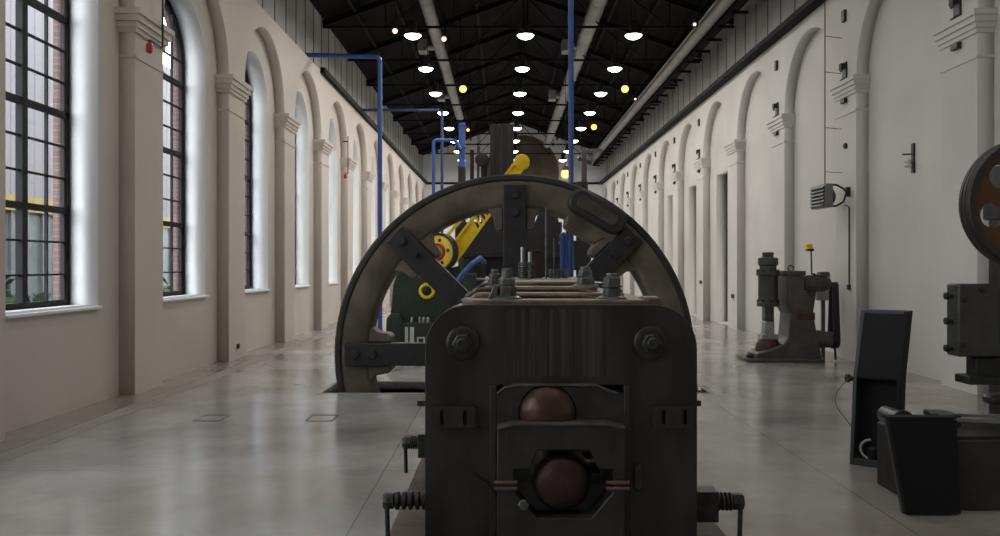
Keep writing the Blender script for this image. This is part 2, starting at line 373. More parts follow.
while ty < YB:
    m = MB(); xl, xr = XLB, XRB
    m.bar((xl, ty, roof_z(xl) - .14), (XRIDGE, ty, ZRIDGE - .22), .09, .16); m.bar((xr, ty, roof_z(xr) - .14), (XRIDGE, ty, ZRIDGE - .22), .09, .16)
    m.bar((xl, ty, ZT), (xr, ty, ZT), .05, .06)
    xs = (-3.1, -1.3, 2.6, 4.4)
    for x in xs: m.bar((x, ty, ZT), (x, ty, roof_z(x) - .15), .03, .03)
    m.bar((XRIDGE, ty, ZT), (XRIDGE, ty, ZRIDGE - .2), .05, .05)
    for a, b in ((-1.3, XRIDGE), (2.6, XRIDGE), (-3.1, -1.3), (4.4, 2.6)):
        m.bar((a, ty, ZT), (b, ty, roof_z(b) - .18), .03, .03)
    m.sphere((-1.3, ty, ZT), .07, 10, 6); m.sphere((2.6, ty, ZT), .07, 10, 6)
    struct(m.build('trim_%d' % tn, 'truss_black')); tn += 1
    ty += SP
# rails along both walls
struct(MB().box(XL, XL + .12, 21.5, YB, ZR - .07, ZR + .07).build('trim_%d' % tn, 'truss_black', smooth=False)); tn += 1
struct(MB().box(5.66, XRB, YA, YB, ZR - .07, ZR + .04).build('trim_%d' % tn, 'truss_black', smooth=False)); tn += 1
for side, x in ((1, XLB), (-1, XRB)):             # seams of the grey panels over the rails
    m = MB(); y = 6.0
    while y < YB:
        m.box(x - .006, x + .012 if side > 0 else x + .006, y - .012, y + .012, ZR + .06, ZE) if side > 0 else m.box(x - .012, x + .006, y - .012, y + .012, ZR + .06, ZE - .3); y += 0.92
    struct(m.build('trim_%d' % tn, 'steel_black', smooth=False)); tn += 1

# windows
def window(i, b):
    root = bpy.data.objects.new('window_%d' % (i + 1), None); C.objects.link(root); root.location = (XLF, b, WZB); struct(root)
    w = WW - .012; zb = WZB + .012
    link('window_frame', plate(arch(b, w, zb, WZS, 24), [arch(b, w - .065, zb + .065, WZS, 24)], XLF - .04, XLF + .03, 'X'), 'frame_black', root, smooth=False)
    def half(z): return w - .02 if z <= WZS else math.sqrt(max(w * w - (z - WZS) ** 2, 0)) - .02
    m = MB(); m.box(XLF - .04, XLF + .035, b - .052, b + .052, zb, WZS + w - .02)
    for k in range(1, 5):
        z = WZB + 1.115 * k; h = half(z)
        if h > .1 and z < WZS + w - .06: m.box(XLF - .04, XLF + .03, b - h, b + h, z - .035, z + .035)
    m.build('mullion', 'frame_black', root, smooth=False)
    m = MB()
    for s in (-1, 1):
        y = b + s * w * .52; m.box(XLF - .02, XLF + .015, y - .012, y + .012, zb, WZS + math.sqrt(w * w - (w * .52) ** 2) - .02)
    for k in range(1, 13):
        z = WZB + 1.115 * k / 3; h = half(z) if z < WZS + w - .05 else 0
        if k % 3 and h > .1: m.box(XLF - .02, XLF + .015, b - h, b + h, z - .011, z + .011)
    m.build('glazing_bars', 'frame_black', root, smooth=False)
    pts = arch(b, w - .03, zb + .03, WZS, 24)
    me = bpy.data.meshes.new('pane'); me.from_pydata([(XLF - .005, y, z) for y, z in pts], [], [tuple(range(len(pts)))]); me.update()
    link('pane', me, 'glass', root, smooth=False)
    MB().prism([(XLF + .03, WZB + .012), (XLB + .05, WZB - .002), (XLB + .05, WZB - .03), (XLF + .03, WZB - .02)], b - WW - .015, b + WW + .015).build('window_sill', 'plaster_reveal', root, smooth=False)
    ld = bpy.data.lights.new('window_portal', 'AREA'); ld.shape = 'RECTANGLE'; ld.size = 1.8; ld.size_y = 4.6; ld.energy = 1; ld.cycles.is_portal = True
    lo = bpy.data.objects.new('window_portal', ld); C.objects.link(lo); lo.location = (XLO - .03, b, 3.4); lo.rotation_euler = (PI / 2, 0, -PI / 2)
for i, b in enumerate(wins): window(i, b)
# tall doors in three niches
for i, b in enumerate(doors):
    root = bpy.data.objects.new('door_%d' % (i + 1), None); C.objects.link(root); root.location = (XRB + .3, b, 0); struct(root)
    m = MB(); m.box(XRB + .28, XRB + .34, b - .66, b + .66, 0, DH); m.build('door_leaf', 'door_grey', root, smooth=False)
    m = MB(); m.box(XRB + .27, XRB + .30, b - .66, b - .62, 0, DH); m.box(XRB + .27, XRB + .30, b + .62, b + .66, 0, DH); m.box(XRB + .27, XRB + .30, b - .02, b + .02, 0, DH)
    for z in (1.5, 2.6, 3.7): m.box(XRB + .27, XRB + .29, b - .62, b + .62, z - .03, z + .03)
    m.build('door_frame', 'steel_black', root, smooth=False)
    for z in (.7, 2.1, 3.4):
        m = MB(); m.box(XRB + .20, XRB + .28, b - .60, b - .50, z - .05, z + .05); m.cyl((XRB + .20, b - .6, z - .09), (XRB + .20, b - .6, z + .09), .03, 10); m.build('hinge', 'steel_black', root)
# seen through the windows
MB().box(-40, XLO, -20, 80, -.35, -.15).build('ground', 'asphalt', smooth=False); struct(bpy.data.objects['ground'])
bl = thing('industrial_building', 'pale corrugated building with yellow band seen through the tall windows', 'building', (-15, 30, 0))
m = MB(); y = 10.0
m.box(-18, -15.0, 8, 62, 3.78, 10.5)
while y < 62: m.box(-15.012, -14.99, y, y + .06, 3.78, 10.5); y += .45
m.build('wall', 'facade_pale', bl, smooth=False)
MB().box(-18, -14.92, 8, 62, 3.30, 3.78).build('yellow_band', 'yellow_cladding', bl, smooth=False)
m = MB(); m.box(-18, -15.05, 8, 62, -.2, 3.30); y = 10.
while y < 62: m.box(-15.05, -14.98, y, y + .12, -.2, 3.35); y += .9
m.build('panelled_base', 'facade_teal', bl, smooth=False)
for i, y in enumerate((14.2, 17.3, 20.4, 23.5)):
    sh = MB()
    for k in range(420):
        a = random.random() * 2 * PI; u = random.random() ** .5; zz = random.random()
        c = Vector((-8.4 + math.cos(a) * u * 1.0, y + math.sin(a) * u * 1.35, -.15 + zz * (1.6 - .5 * u)))
        r = .09 + random.random() * .06; n_ = Vector((random.uniform(-1, 1), random.uniform(-1, 1), random.uniform(-.3, 1))).normalized(); q = n_.orthogonal().normalized() * r; w = n_.cross(q) * .6
        sh.add([c - q, c + w, c + q, c - w], [(0, 1, 2, 3)])
    ob = sh.build('shrub', 'leaf', smooth=False)
    tag(ob, 'low green shrub outside the windows, %s in the row from the nearest window' % NTH[i], 'shrub', 'shrubs outside the windows')

# ------------------------------------------------------------------ flywheel in its pit
WY = 11.08; S = WY / F
wc = at(514.5, 354, WY); R = 180 * S
fw = thing('flywheel', 'huge brown cast iron flywheel with black flat spokes standing in a floor pit', 'flywheel', (wc.x, wc.y, 0))
r_in = 147 * S; dY = .50
m = MB(); prof = [(0.0, R - .085), (0.0, r_in + .05), (.03, r_in), (.06, r_in - .02), (dY - .06, r_in - .02), (dY, r_in + .03), (dY, R - .09)]
m.lathe((wc.x, WY, wc.z), (0, 1, 0), prof + [(0.0, R - .085)], 128); m.f = m.f[:-2]
m.build('rim', 'rim_iron', fw)
m = MB(); m.lathe((wc.x, WY - .02, wc.z), (0, 1, 0), [(0.03, R - .10), (0.0, R - .07), (0.0, R - .02), (.02, R), (dY + .02, R), (dY + .04, R - .03), (dY + .04, R - .10), (.03, R - .10)], 128); m.f = m.f[:-2]
m.build('rim_flange', 'rim_edge', fw)
for k in range(8):
    a = k * PI / 4; M = Matrix.Translation(wc) @ Matrix.Rotation(-a, 4, 'Y')     # local x runs along the spoke
    hw = .145
    m = MB(); m.box(.35, R - .14, -.075, .10, -hw, hw, M); m.build('spoke', 'spoke_black', fw, bevel=.012)
    m = MB()
    for s in (-1, 1):                            # flared cast feet at both sides of the spoke
        poly = [(r_in + .12, s * hw), (r_in - .30, s * hw), (r_in - .31, s * (hw + .07)), (r_in - .26, s * (hw + .11)), (r_in - .12, s * (hw + .13)), (r_in - .02, s * (hw + .22)), (r_in + .06, s * (hw + .45)), (r_in + .12, s * (hw + .4))]
        m.prism(poly, .03, .42, 'Y', M)
    split_build(m, 'spoke_socket', 'rim_iron', fw, bevel=.02)
    m = MB()
    for rr in (R - .27, R - .50):
        p = M @ Vector((rr, -.075, 0)); hexbolt(m, p, (0, -1, 0), .06, .05)
    split_build(m, 'spoke_bolt', 'spoke_black', fw)
m = MB(); m.lathe((wc.x, WY - .25, wc.z), (0, 1, 0), [(0, .30), (.05, .34), (.12, .5), (.75, .5), (.85, .34), (.9, .30)], 40); m.build('hub', 'rim_edge', fw)
MB().cyl((wc.x, 8.7, wc.z), (wc.x, 12.9, wc.z), .16, 28).build('axle', 'bolt_dark', fw)
for ang in (60, 240):                             # shrink links over the joints of the rim
    M = Matrix.Translation(wc) @ Matrix.Rotation(-math.radians(ang), 4, 'Y')
    rc = 164 * S
    lk = MB(); lk.prism(rrect(rc - .165, rc + .165, -.40, .40, .15), -.16, .04, 'Y', M); lk = lk.build('rim_link', 'rim_edge', fw, bevel=.035, seg=3)
    MB().prism(rrect(rc - .075, rc + .075, -.29, .29, .07), -.18, -.15, 'Y', M).build('link_recess', 'rim_recess', lk, bevel=.01)
    MB().prism([(r_in - .16, -.18), (r_in + .1, -.36), (r_in + .1, .36), (r_in - .16, .26)], .02, .40, 'Y', M).build('link_boss', 'rim_iron', fw, bevel=.03)

# ------------------------------------------------------------------ rolling mill in front
MY = 4.74
def mp(px, py, Y=MY): return at(px, py, Y)
ml = thing('rolling_mill', 'black cast iron rolling mill stand with slotted lugs and copper-red rolls', 'rolling mill', (.32, MY, 0))
xa, xb = -.43, 1.07; zt = 1.385
ox0, ox1, oz = -.07, .70, .945
def house(y0, y1, name):
    outer = [(xa, .0), (xb, .0)] + rrect(xa, xb, 0, zt, .24, 10, (1, 1, 0, 0))[:-2]
    hole = [(ox0, .12), (ox0, oz), (ox1, oz), (ox1, .12)]
    return link(name, plate(outer, [hole], y0, y1, 'Y'), 'housing', ml, bevel=.014)
house(MY, MY + .42, 'housing'); house(MY + 1.35, MY + 1.77, 'housing')
# rectangular ribbed apron and pads on the face
MB().prism(rrect(.02, .58, .99, 1.36, .03), MY - .003, MY + .01).build('ribbed_apron', 'housing_ribbed', ml)
for px in (463, 650):
    p = mp(px, 342.5)
    m = MB(); m.lathe((p.x, MY, p.z), (0, -1, 0), [(0, .094), (.02, .094), (.028, .084), (.03, .06)], 36); w = m.build('washer', 'housing', ml, bevel=.004)
    m = MB(); hexbolt(m, (p.x, MY - .028, p.z), (0, -1, 0), .058, .05); m.lathe((p.x, MY - .078, p.z), (0, -1, 0), [(0, .034), (.02, .034), (.026, .026)], 20); m.build('bolt', 'bolt_dark', w, bevel=.004)
# slotted lugs
for l, r in ((432, 476), (652, 693)):
    a = mp(l, 405); b = mp(r, 426); wd = b.x - a.x
    slots = [rrect(a.x + wd * f - .011, a.x + wd * f + .011, b.z + .018, a.z - .018, .01) for f in (.24, .76)]
    link('slotted_lug', plate(rrect(a.x, b.x, b.z, a.z, .012), slots, MY - .055, MY + .004, 'Y'), 'housing', ml, bevel=.008)
# side pins
for s, x0 in ((-1, xa), (1, xb)):
    z = 1.6 - 136.5 * (MY + .2) / F
    MB().box(*sorted((x0 - s * .01, x0 + s * .06)), MY + .16, MY + .22, z - .016, z + .016).build('side_pin', 'steel_black', ml, bevel=.004)
# guide liners of the window
for x in (ox0, ox1):
    s = 1 if x == ox0 else -1
    m = MB(); m.box(*sorted((x - .004 * s, x + .035 * s)), MY - .012, MY + .40, .12, oz); m.build('liner', 'chock', ml, bevel=.006)
    m = MB(); m.cyl((x - s * .055, MY + .002, .70), (x - s * .055, MY - .012, .70), .018, 16); m.build('grease_hole_shade', 'rubber_black', ml)  # solid black disc paints the dark inside a grease hole
# upper chock (set back), lower chock with eight-sided opening, rolls
m = MB(); a = mp(496, 384); b = mp(608, 384)
zc = a.z
cx = (a.x + b.x) / 2
poly = [(ox0 + .035, .70), (ox0 + .035, zc - .045), (a.x + .04, zc - .012), (a.x + .10, zc), (b.x - .07, zc), (b.x, zc - .03), (ox1 - .035, zc - .05), (ox1 - .035, .70)]
link('upper_chock', plate(poly, [circle(.245, .79, .16)], MY - .012, MY + .22, 'Y'), 'chock', ml, bevel=.006)
m = MB(); m.lathe((.245, MY - .075, .79), (0, 1, 0), [(0, .02), (.012, .09), (.05, .145), (.11, .168), (.22, .172), (1.75, .172)], 40); m.build('upper_roll', 'roll_copper', ml)
ztop = mp(560, 420).z
poly = [(ox0 + .036, .12), (ox0 + .036, ztop - .025), (ox0 + .13, ztop), (ox1 - .14, ztop), (ox1 - .036, ztop - .02), (ox1 - .036, .12)]
q = mp(562, 482); ow, oh = .24, .20
octo = [(v.x, v.z) for v in [mp(*c) for c in ((513, 466), (529, 466), (537, 447), (588, 447), (597, 466), (611, 466), (612, 487), (602, 499), (590, 514), (536, 514), (524, 500), (514, 488))]]
link('lower_chock', plate(poly, [octo], MY - .085, MY + .10, 'Y'), 'chock', ml, bevel=.008)
def highlight_strip(pts, y0, y1, t, mt='chock_highlight'):
    m = MB(); m.prism(pts + [(x, z - t) for x, z in reversed(pts)], y0, y1); m.build('chock_highlight_strip', mt, ml, bevel=.004)  # lighter strip paints the highlight on a chock's top edge
highlight_strip([(ox0 + .037, ztop - .022), (ox0 + .13, ztop + .004), (ox1 - .14, ztop + .004), (ox1 - .037, ztop - .018)], MY - .10, MY + .10, .018)
highlight_strip([(ox0 + .037, zc - .042), (a.x + .05, zc - .008), (a.x + .11, zc + .004), (b.x - .07, zc + .004), (b.x, zc - .026), (ox1 - .07, zc - .042)], MY - .028, MY + .22, .014)
MB().lathe((q.x, MY - .06, q.z), (0, 1, 0), [(0, .06), (.02, .13), (.05, .155), (.12, .165), (1.8, .165)], 40).build('lower_roll', 'roll_red', ml)
for l, r in ((494, 517), (604, 627)):
    a = mp(l, 477); b = mp(r, 484)
    for dz in (.012, -.02): MB().cyl((a.x, MY - .095, (a.z + b.z) / 2 + dz), (b.x, MY - .095, (a.z + b.z) / 2 + dz), .011, 12).build('coolant_tube', 'tube_pink', ml)
for px in (510, 612):
    p = mp(px, 436); MB().box(p.x - .006, p.x + .006, MY - .088, MY - .07, p.z - .05, p.z + .05).build('chock_slot_shade', 'rubber_black', ml)  # solid black strip paints the dark inside a slot
m = MB(); p = mp(523, 500)
hexbolt(m, (p.x, MY - .08, p.z), (0, -1, 0), .03, .03); m.build('bolt', 'bolt_steel', ml)
m = MB(); m.box(.30, .33, MY - .0, MY + .02, 0, .01)
p = mp(636, 475); m = MB(); m.prism(rrect(p.x - .012, p.x + .035, p.z - .08, p.z + .06, .02), MY - .03, MY + .01); m.build('latch', 'bolt_dark', ml, bevel=.006)
# grease pipe that droops over the face
p1 = mp(471, 473); p2 = mp(487, 483); p3 = mp(505, 505)
MB().tube([(p1.x, MY - .012, p1.z), (p2.x, MY - .02, p2.z), ((p2.x + p3.x) / 2, MY - .022, (p2.z + p3.z) / 2 - .004), (p3.x, MY - .012, p3.z)], .007).build('grease_pipe', 'bolt_dark', ml)
# greasy stepped cap on top
def cap(l, r, y0, y1, z0, z1, nm='cap_plate', mt='grease_brown', rad=.06):
    m = MB(); m.prism([(x, y) for x, y in rrect(l, r, y0, y1, rad)], z0, z1, 'Z'); return m.build(nm, mt, ml, bevel=.01)
cap(-.235, .855, MY + .05, MY + 1.75, zt - .01, zt + .026, rad=.12)
cap(-.17, .72, MY + .32, MY + 1.7, zt + .026, zt + .055)
cap(-.05, .60, MY + .62, MY + 1.65, zt + .055, zt + .085, rad=.1)
cap(.02, .555, MY + .92, MY + 1.6, zt + .085, zt + .112, rad=.1)
for y, z in ((MY + .30, zt + .04), (MY + .60, zt + .07)): MB().tube([(-.15, y, z - .02), (0, y - .012, z), (.45, y - .012, z), (.60, y, z - .02)], .009).build('oil_pipe', 'grease_brown', ml)
m = MB(); m.tube([(-.22, MY + .5, zt + .03), (-.16, MY + .45, zt + .07), (-.08, MY + .5, zt + .075), (.0, MY + .6, zt + .06)], .014); m.build('oil_pipe', 'grease_brown', ml)
cap(.795, .895, MY + .1, MY + .3, zt - .05, zt + .04, 'bracket', 'grease_brown', .01)
def nutstack(p, r, hs, stud, nm='screw_nut'):
    m = MB(); z = p[2]
    m.lathe(p, (0, 0, 1), [(0, r * 1.55), (.012, r * 1.55), (.022, r * 1.25), (.024, r * 1.1)], 28); z += .022
    for h, f in hs: hexbolt(m, (p[0], p[1], z), (0, 0, 1), r * f, h); z += h
    o = m.build(nm, 'bolt_steel', ml, bevel=.004)
    MB().lathe((p[0], p[1], z), (0, 0, 1), [(0, r * .55), (stud * .85, r * .55), (stud, r * .42)], 16).build('stud', 'bolt_steel', o)
nutstack((.022, MY + .2, zt + .02), .056, ((.06, 1.0), (.045, .86)), .055)
nutstack((.625, MY + .2, zt + .02), .056, ((.05, .95), (.012, 1.08), (.05, .9)), .02)
nutstack((.525, MY + .75, zt + .075), .058, ((.05, .95), (.045, .78)), .02)
nutstack((-.06, MY + 1.5, zt + .05), .05, ((.05, 1), (.04, .85)), .03)
m = MB(); m.prism([(-.09, zt + .02), (-.03, zt + .02), (-.03, zt + .11), (-.05, zt + .11)], MY + .17, MY + .23); m.build('nut_lock', 'bolt_steel', ml, bevel=.006)
# bed rails
for x0, x1 in ((-.66, -.36), (1.0, 1.28)):
    MB().box(x0, x1, MY - .75, 8.6, 0, .055).build('bed_rail', 'base_rust', ml, bevel=.008)
MB().box(-.36, 1.0, MY - .1, MY + 1.9, 0, .06).build('bed_plate', 'steel_black', ml, bevel=.01)
# adjusting screws with ribbed sleeves and hanging handles
def screw(x0, s, y, z, ln, blk):
    m = MB()
    if blk: m.box(*sorted((x0, x0 + s * .14)), y - .07, y + .07, z - .10, z + .07)
    st = .12 if blk else 0.0
    prof = [(0, .035)]; n = 5
    for k in range(n):
        t0 = st + (ln - st) * k / n; dt = (ln - st) / n
        prof += [(t0 + .05 * dt, .032), (t0 + .2 * dt, .052), (t0 + .7 * dt, .052), (t0 + .9 * dt, .032)]
    m.lathe((x0, y, z), (s, 0, 0), prof + [(ln, .03)], 20)
    o = m.build('adjusting_screw', 'bolt_dark', ml, bevel=.003)
    h = MB(); hexbolt(h, (x0 + s * ln, y, z), (s, 0, 0), .048, .06)
    h.tube([(x0 + s * (ln + .03), y - .03, z + .02), (x0 + s * (ln + .035), y - .035, z - .05), (x0 + s * (ln + .03), y - .035, z - .215)], .014, 12)
    h.build('handle', 'bolt_dark', o)
screw(xa, -1, MY + .15, .267, .19, False); screw(xa - .05, -1, MY + 1.6, .30, .20, True)
screw(xb, 1, MY + .15, .262, .235, True); screw(xb, 1, MY + 1.6, .30, .2, True)

# gear stand between mill and wheel
gs = thing('gear_stand', 'low dark gear stand with coil springs and rods between mill and flywheel', 'machine', (.35, 7.6, 0))
MB().prism(rrect(-.25, 1.0, 0.055, 1.46, .12, 6, (1, 1, 0, 0)), 7.1, 8.6).build('gear_case', 'housing', gs, bevel=.012)
MB().box(-.1, .75, 7.0, 8.5, 1.455, 1.49).build('top_plate', 'grease_brown', gs, bevel=.01)
for px, top in ((522.5, 247), (530, 252)):
    p = at(px, 278, 7.6); tz = at(px, top, 7.6).z
    MB().cyl((p.x, 7.6, 1.485), (p.x, 7.6, tz), .017, 10).build('spring_rod', 'bright_steel', gs)
    pts = [(p.x + .034 * math.cos(a * .7), 7.6 + .034 * math.sin(a * .7), 1.49 + a * .0023) for a in range(0, 63)]
    MB().tube(pts, .007, 6).build('spring', 'bolt_steel', gs)
a = at(531, 250, 7.9); b = at(542, 279, 7.9)
MB().box(a.x, b.x, 7.85, 8.0, 1.485, a.z).build('red_block', 'dark_red', gs, bevel=.006)
for px, tp in ((546, 207), (554, 238)):
    p = at(px, 278, 7.5); tz = at(px, tp, 7.5).z
    MB().cyl((p.x, 7.5, 1.485), (p.x, 7.5, tz), .009 if px < 550 else .006, 8).build('tie_rod', 'bolt_steel', gs)
m = MB()
for px in (552, 557, 565):
    p = at(px, 278, 7.7); hexbolt(m, (p.x, 7.7, 1.485), (0, 0, 1), .03, .09)
split_build(m, 'nut', 'bolt_steel', gs)
# pedestal that carries the far end of the axle
bp_ = thing('bearing_pedestal', 'dark bearing pedestal behind the flywheel carrying its axle', 'bearing', (wc.x, 12.5, 0))
MB().prism([(wc.x - .5, 0), (wc.x + .5, 0), (wc.x + .34, .22), (wc.x + .28, .305), (wc.x - .28, .305), (wc.x - .34, .22)], 12.3, 12.7).build('pedestal', 'housing', bp_, bevel=.03)

# ------------------------------------------------------------------ blue pipework
def elbow(pts, r=.12, n=5):
    pts = [Vector(p) for p in pts]; out = [pts[0]]
    for a, b, c in zip(pts, pts[1:], pts[2:]):
        u = (a - b).normalized(); w = (c - b).normalized(); p, q = b + u * r, b + w * r
        out += [p * (1 - t) ** 2 + b * 2 * t * (1 - t) + q * t * t for t in [i / n for i in range(n + 1)]]
    return out + [pts[-1]]
def pipe(pts, r, label, mt='blue_paint', foot=True, cat='pipe', name='blue_pipe'):
    t_ = thing(name, label, cat, Vector(pts[0]))
    MB().tube(elbow(pts), r, 14).build('pipe', mt, t_)
    m = MB(); p = Vector(pts[0]); m.lathe(p, (0, 0, 1), [(0, r * 2.2), (.02, r * 2.2), (.025, r * 1.3), (.1, r * 1.3)], 20); split_build(m, 'flange', mt, t_)
    return t_
pa = at(380, 57, 20.7)
t_ = pipe([(pa.x, 20.7, 0), (pa.x, 20.7, pa.z), (XLB + .002, 20.7, pa.z + .05)], .055, 'blue standing pipe with a crossbar to the window wall, nearer the camera')
pb = at(442, 110, 27.1)
pipe([(pb.x, 27.1, 0), (pb.x, 27.1, pb.z), (XL + .12, 27.1, pb.z)], .045, 'dark blue pipe with crossbar to the window wall, farther of the two', 'blue_dark')
pc = at(433.5, 140, 24)
pd = at(456, 140, 24)
pipe([(pc.x, 24, 0), (pc.x, 24, pc.z), (pd.x, 24, pc.z), (pd.x + .12, 24, pc.z - .25)], .05, 'blue pipe bent at the top into the thick blue stack')
pe = at(462, 123, 24.2)
st = thing('blue_stack', 'thick blue vertical stack pipe under the grey duct end', 'pipe', (pe.x, 24.2, 0))
MB().cyl((pe.x, 24.2, 4.3), (pe.x, 24.2, pe.z), .092, 20).build('stack', 'blue_paint', st)
MB().cyl((pe.x, 24.2, 0), (pe.x, 24.2, 4.36), .11, 20).build('lower_stack', 'steel_black', st)
m = MB()
for z in (4.36, 4.9, 5.5): m.cyl((pe.x, 24.2, z), (pe.x, 24.2, z + .04), .12, 20)
split_build(m, 'flange', 'blue_dark', st)
pf = at(571, 278, 12.75)
t_ = pipe([(pf.x, 12.75, 0), (pf.x, 12.75, roof_z(pf.x) - .08)], .040, 'tall blue pipe rising straight up to the roof behind the flywheel')
ph = at(563.5, 236, 12.9)
sp2 = pipe([(ph.x, 12.9, 0), (ph.x, 12.9, ph.z)], .055, 'short blue standpipe with a rounded cap beside the tall blue pipe')
MB().sphere((ph.x, 12.9, ph.z), .062, 16, 10).build('cap', 'blue_paint', sp2)
MB().cyl((ph.x, 12.9, ph.z - .12), (ph.x, 12.9, ph.z - .08), .075, 16).build('collar', 'blue_paint', sp2)
MB().cyl((ph.x, 12.9, ph.z - .25), (pf.x - .075, 12.9, ph.z - .25), .02, 10).build('link_pipe', 'blue_paint', sp2)

# ------------------------------------------------------------------ green machine with yellow wheel and arm
GY = 17.2
def g(px, py, y=GY): return at(px, py, y)
gm = thing('spring_hammer', 'dark green machine with yellow wheel and long yellow slotted arm', 'machine', (g(420, 345).x, GY, 0))
pts = [(388, 346), (390, 318), (393, 285), (398, 268), (408, 262), (425, 262), (438, 270), (446, 290), (452, 320), (454, 346)]
MB().prism([(g(a, b).x, max(g(a, b).z, 0)) for a, b in pts], GY, GY + .7).build('body', 'green_paint', gm, bevel=.03)
pts = [(387, 346), (388, 318), (392, 313), (401, 313), (404, 320), (404, 346)]
MB().prism([(g(a, b).x, max(g(a, b).z, 0)) for a, b in pts], GY - .25, GY).build('side_lug', 'green_paint', gm, bevel=.02)
a = g(404, 322); b = g(440, 346)
MB().box(a.x, b.x + .3, GY - .3, GY + .1, 0, a.z).build('control_box', 'green_paint', gm, bevel=.01)
for l, r in ((405, 408), (410, 414)):
    p, q2 = g(l, 327, GY - .3), g(r, 344, GY - .3); MB().box(p.x, q2.x, GY - .31, GY - .29, q2.z, p.z).build('nameplate', 'white_plastic', gm)
p, q2 = g(417, 337, GY - .3), g(425, 345, GY - .3)
link('nameplate', plate([(p.x, q2.z), (q2.x, q2.z), (q2.x, p.z), (p.x, p.z)], [[(p.x + .03, q2.z + .03), (q2.x - .03, q2.z + .03), (q2.x - .03, p.z - .03), (p.x + .03, p.z - .03)]], GY - .32, GY - .29, 'Y'), 'white_plastic', gm)
for px in (412, 420, 424, 428):
    p = g(px, 318, GY - .15); MB().lathe((p.x, GY - .15, .46), (0, 0, 1), [(0, .035), (.10, .035), (.13, .025)], 12).build('oil_cup', 'bright_steel', gm)
wcn = g(439, 252, GY - .05); ra = Vector((-.42, -.9, .0)).normalized()
m = MB(); m.lathe(wcn, ra, [(-.12, .33), (-.12, .38), (.06, .38), (.06, .34), (.02, .33), (-.12, .33)], 40); m.f = m.f[:-2]; m.build('wheel_tyre', 'rubber_black', gm)
yw = MB(); yw.lathe(wcn, ra, [(-.08, .335), (.03, .335), (.05, .30), (.05, .12), (.10, .11), (.10, .05)], 40); yw = yw.build('wheel', 'yellow_paint', gm)
MB().torus(wcn + ra * .07, ra, .145, .03).build('wheel_ring', 'signal_red', yw)
MB().lathe(wcn, ra, [(.05, .06), (.16, .05), (.17, .03)], 16).build('wheel_hub', 'bolt_dark', yw)
m = MB()
for k in range(5):
    t = 2 * PI * k / 5 + .5; u = ra.cross(Vector((0, 0, 1))).normalized(); w = u.cross(ra)
    c = wcn + (u * math.cos(t) + w * math.sin(t)) * .235; m.cyl(c + ra * .045, c + ra * .055, .035, 14)
split_build(m, 'wheel_hole_shade', 'rubber_black', yw)  # black discs on the face paint the dark inside the holes
# arm: a flat box girder with slots, its thin parallel rod and round head over the wheel rim
A = g(448, 262, GY + .25); B = g(521, 166, GY + .9); d = (B - A).normalized()
per = d.cross(Vector((0, 1, 0))).normalized()
ln = (B - A).length
def armpt(t, s): v = A + (B - A) * t + per * s; return (v.x, v.z)
slots = []
for k in range(6):
    t = .36 + k * .042
    slots.append([armpt(t, -.085), armpt(t + .024, -.085), armpt(t + .055, .085), armpt(t + .031, .085)])
link('arm', plate([armpt(0, -.15), armpt(1, -.11), armpt(1.03, -.05), armpt(1.03, .05), armpt(1, .11), armpt(0, .15)], slots, GY + .2, GY + .32, 'Y'), 'yellow_paint', gm, bevel=.012)
m = MB(); v0 = A - per * .19; v1 = A + (B - A) * .75 - per * .17
for s in (-.135, .135):
    a = A + per * s; b = A + (B - A) + per * s * .75; m.bar((a.x, GY + .17, a.z), (b.x, GY + .17, b.z), .04, .05)
split_build(m, 'arm_flange', 'yellow_paint', gm, bevel=.006)
s_ = -1 if (A + per).x > A.x else 1
rod = MB(); a = A + per * s_ * .36; b = A + (B - A) * .78 + per * s_ * .20; rod.bar((a.x, GY + .2, a.z), (b.x, GY + .2, b.z), .05, .07); rod.build('arm_rod', 'yellow_paint', gm, bevel=.01)
MB().bar((A.x + .12, GY + .26, A.z - .1), (A.x + .45, GY + .26, .0), .3, .22).build('arm_foot', 'green_paint', gm, bevel=.02)
MB().lathe((B.x, GY + .12, B.z), (0, 1, 0), [(0, .10), (.03, .16), (.25, .16), (.28, .10)], 24).build('arm_head', 'yellow_paint', gm)
mg = MB(); c = g(427, 291, GY - .05); mg.torus((c.x, GY - .06, c.z), (0, 1, 0), .13, .035, 24, 8); mg.build('guard_ring', 'yellow_paint', gm)
MB().lathe((c.x, GY + .005, c.z), (0, -1, 0), [(0, .10), (.06, .10), (.08, .06)], 20).build('guard_boss', 'rubber_black', gm)
ar = thing('blue_hose', 'blue hose curving down beside the yellow arm', 'hose', g(455, 285))
MB().tube([g(452, 300, 16.4), g(455, 286, 16.4), g(462, 275, 16.4), g(472, 264, 16.4), g(480, 258, 16.6), g(484, 262, 16.9)], .05, 10).build('hose', 'blue_paint', ar)
MB().cyl((g(452, 300, 16.4).x, 16.4, 0), g(452, 300, 16.4), .06, 12).build('hose_standpipe', 'steel_black', ar)

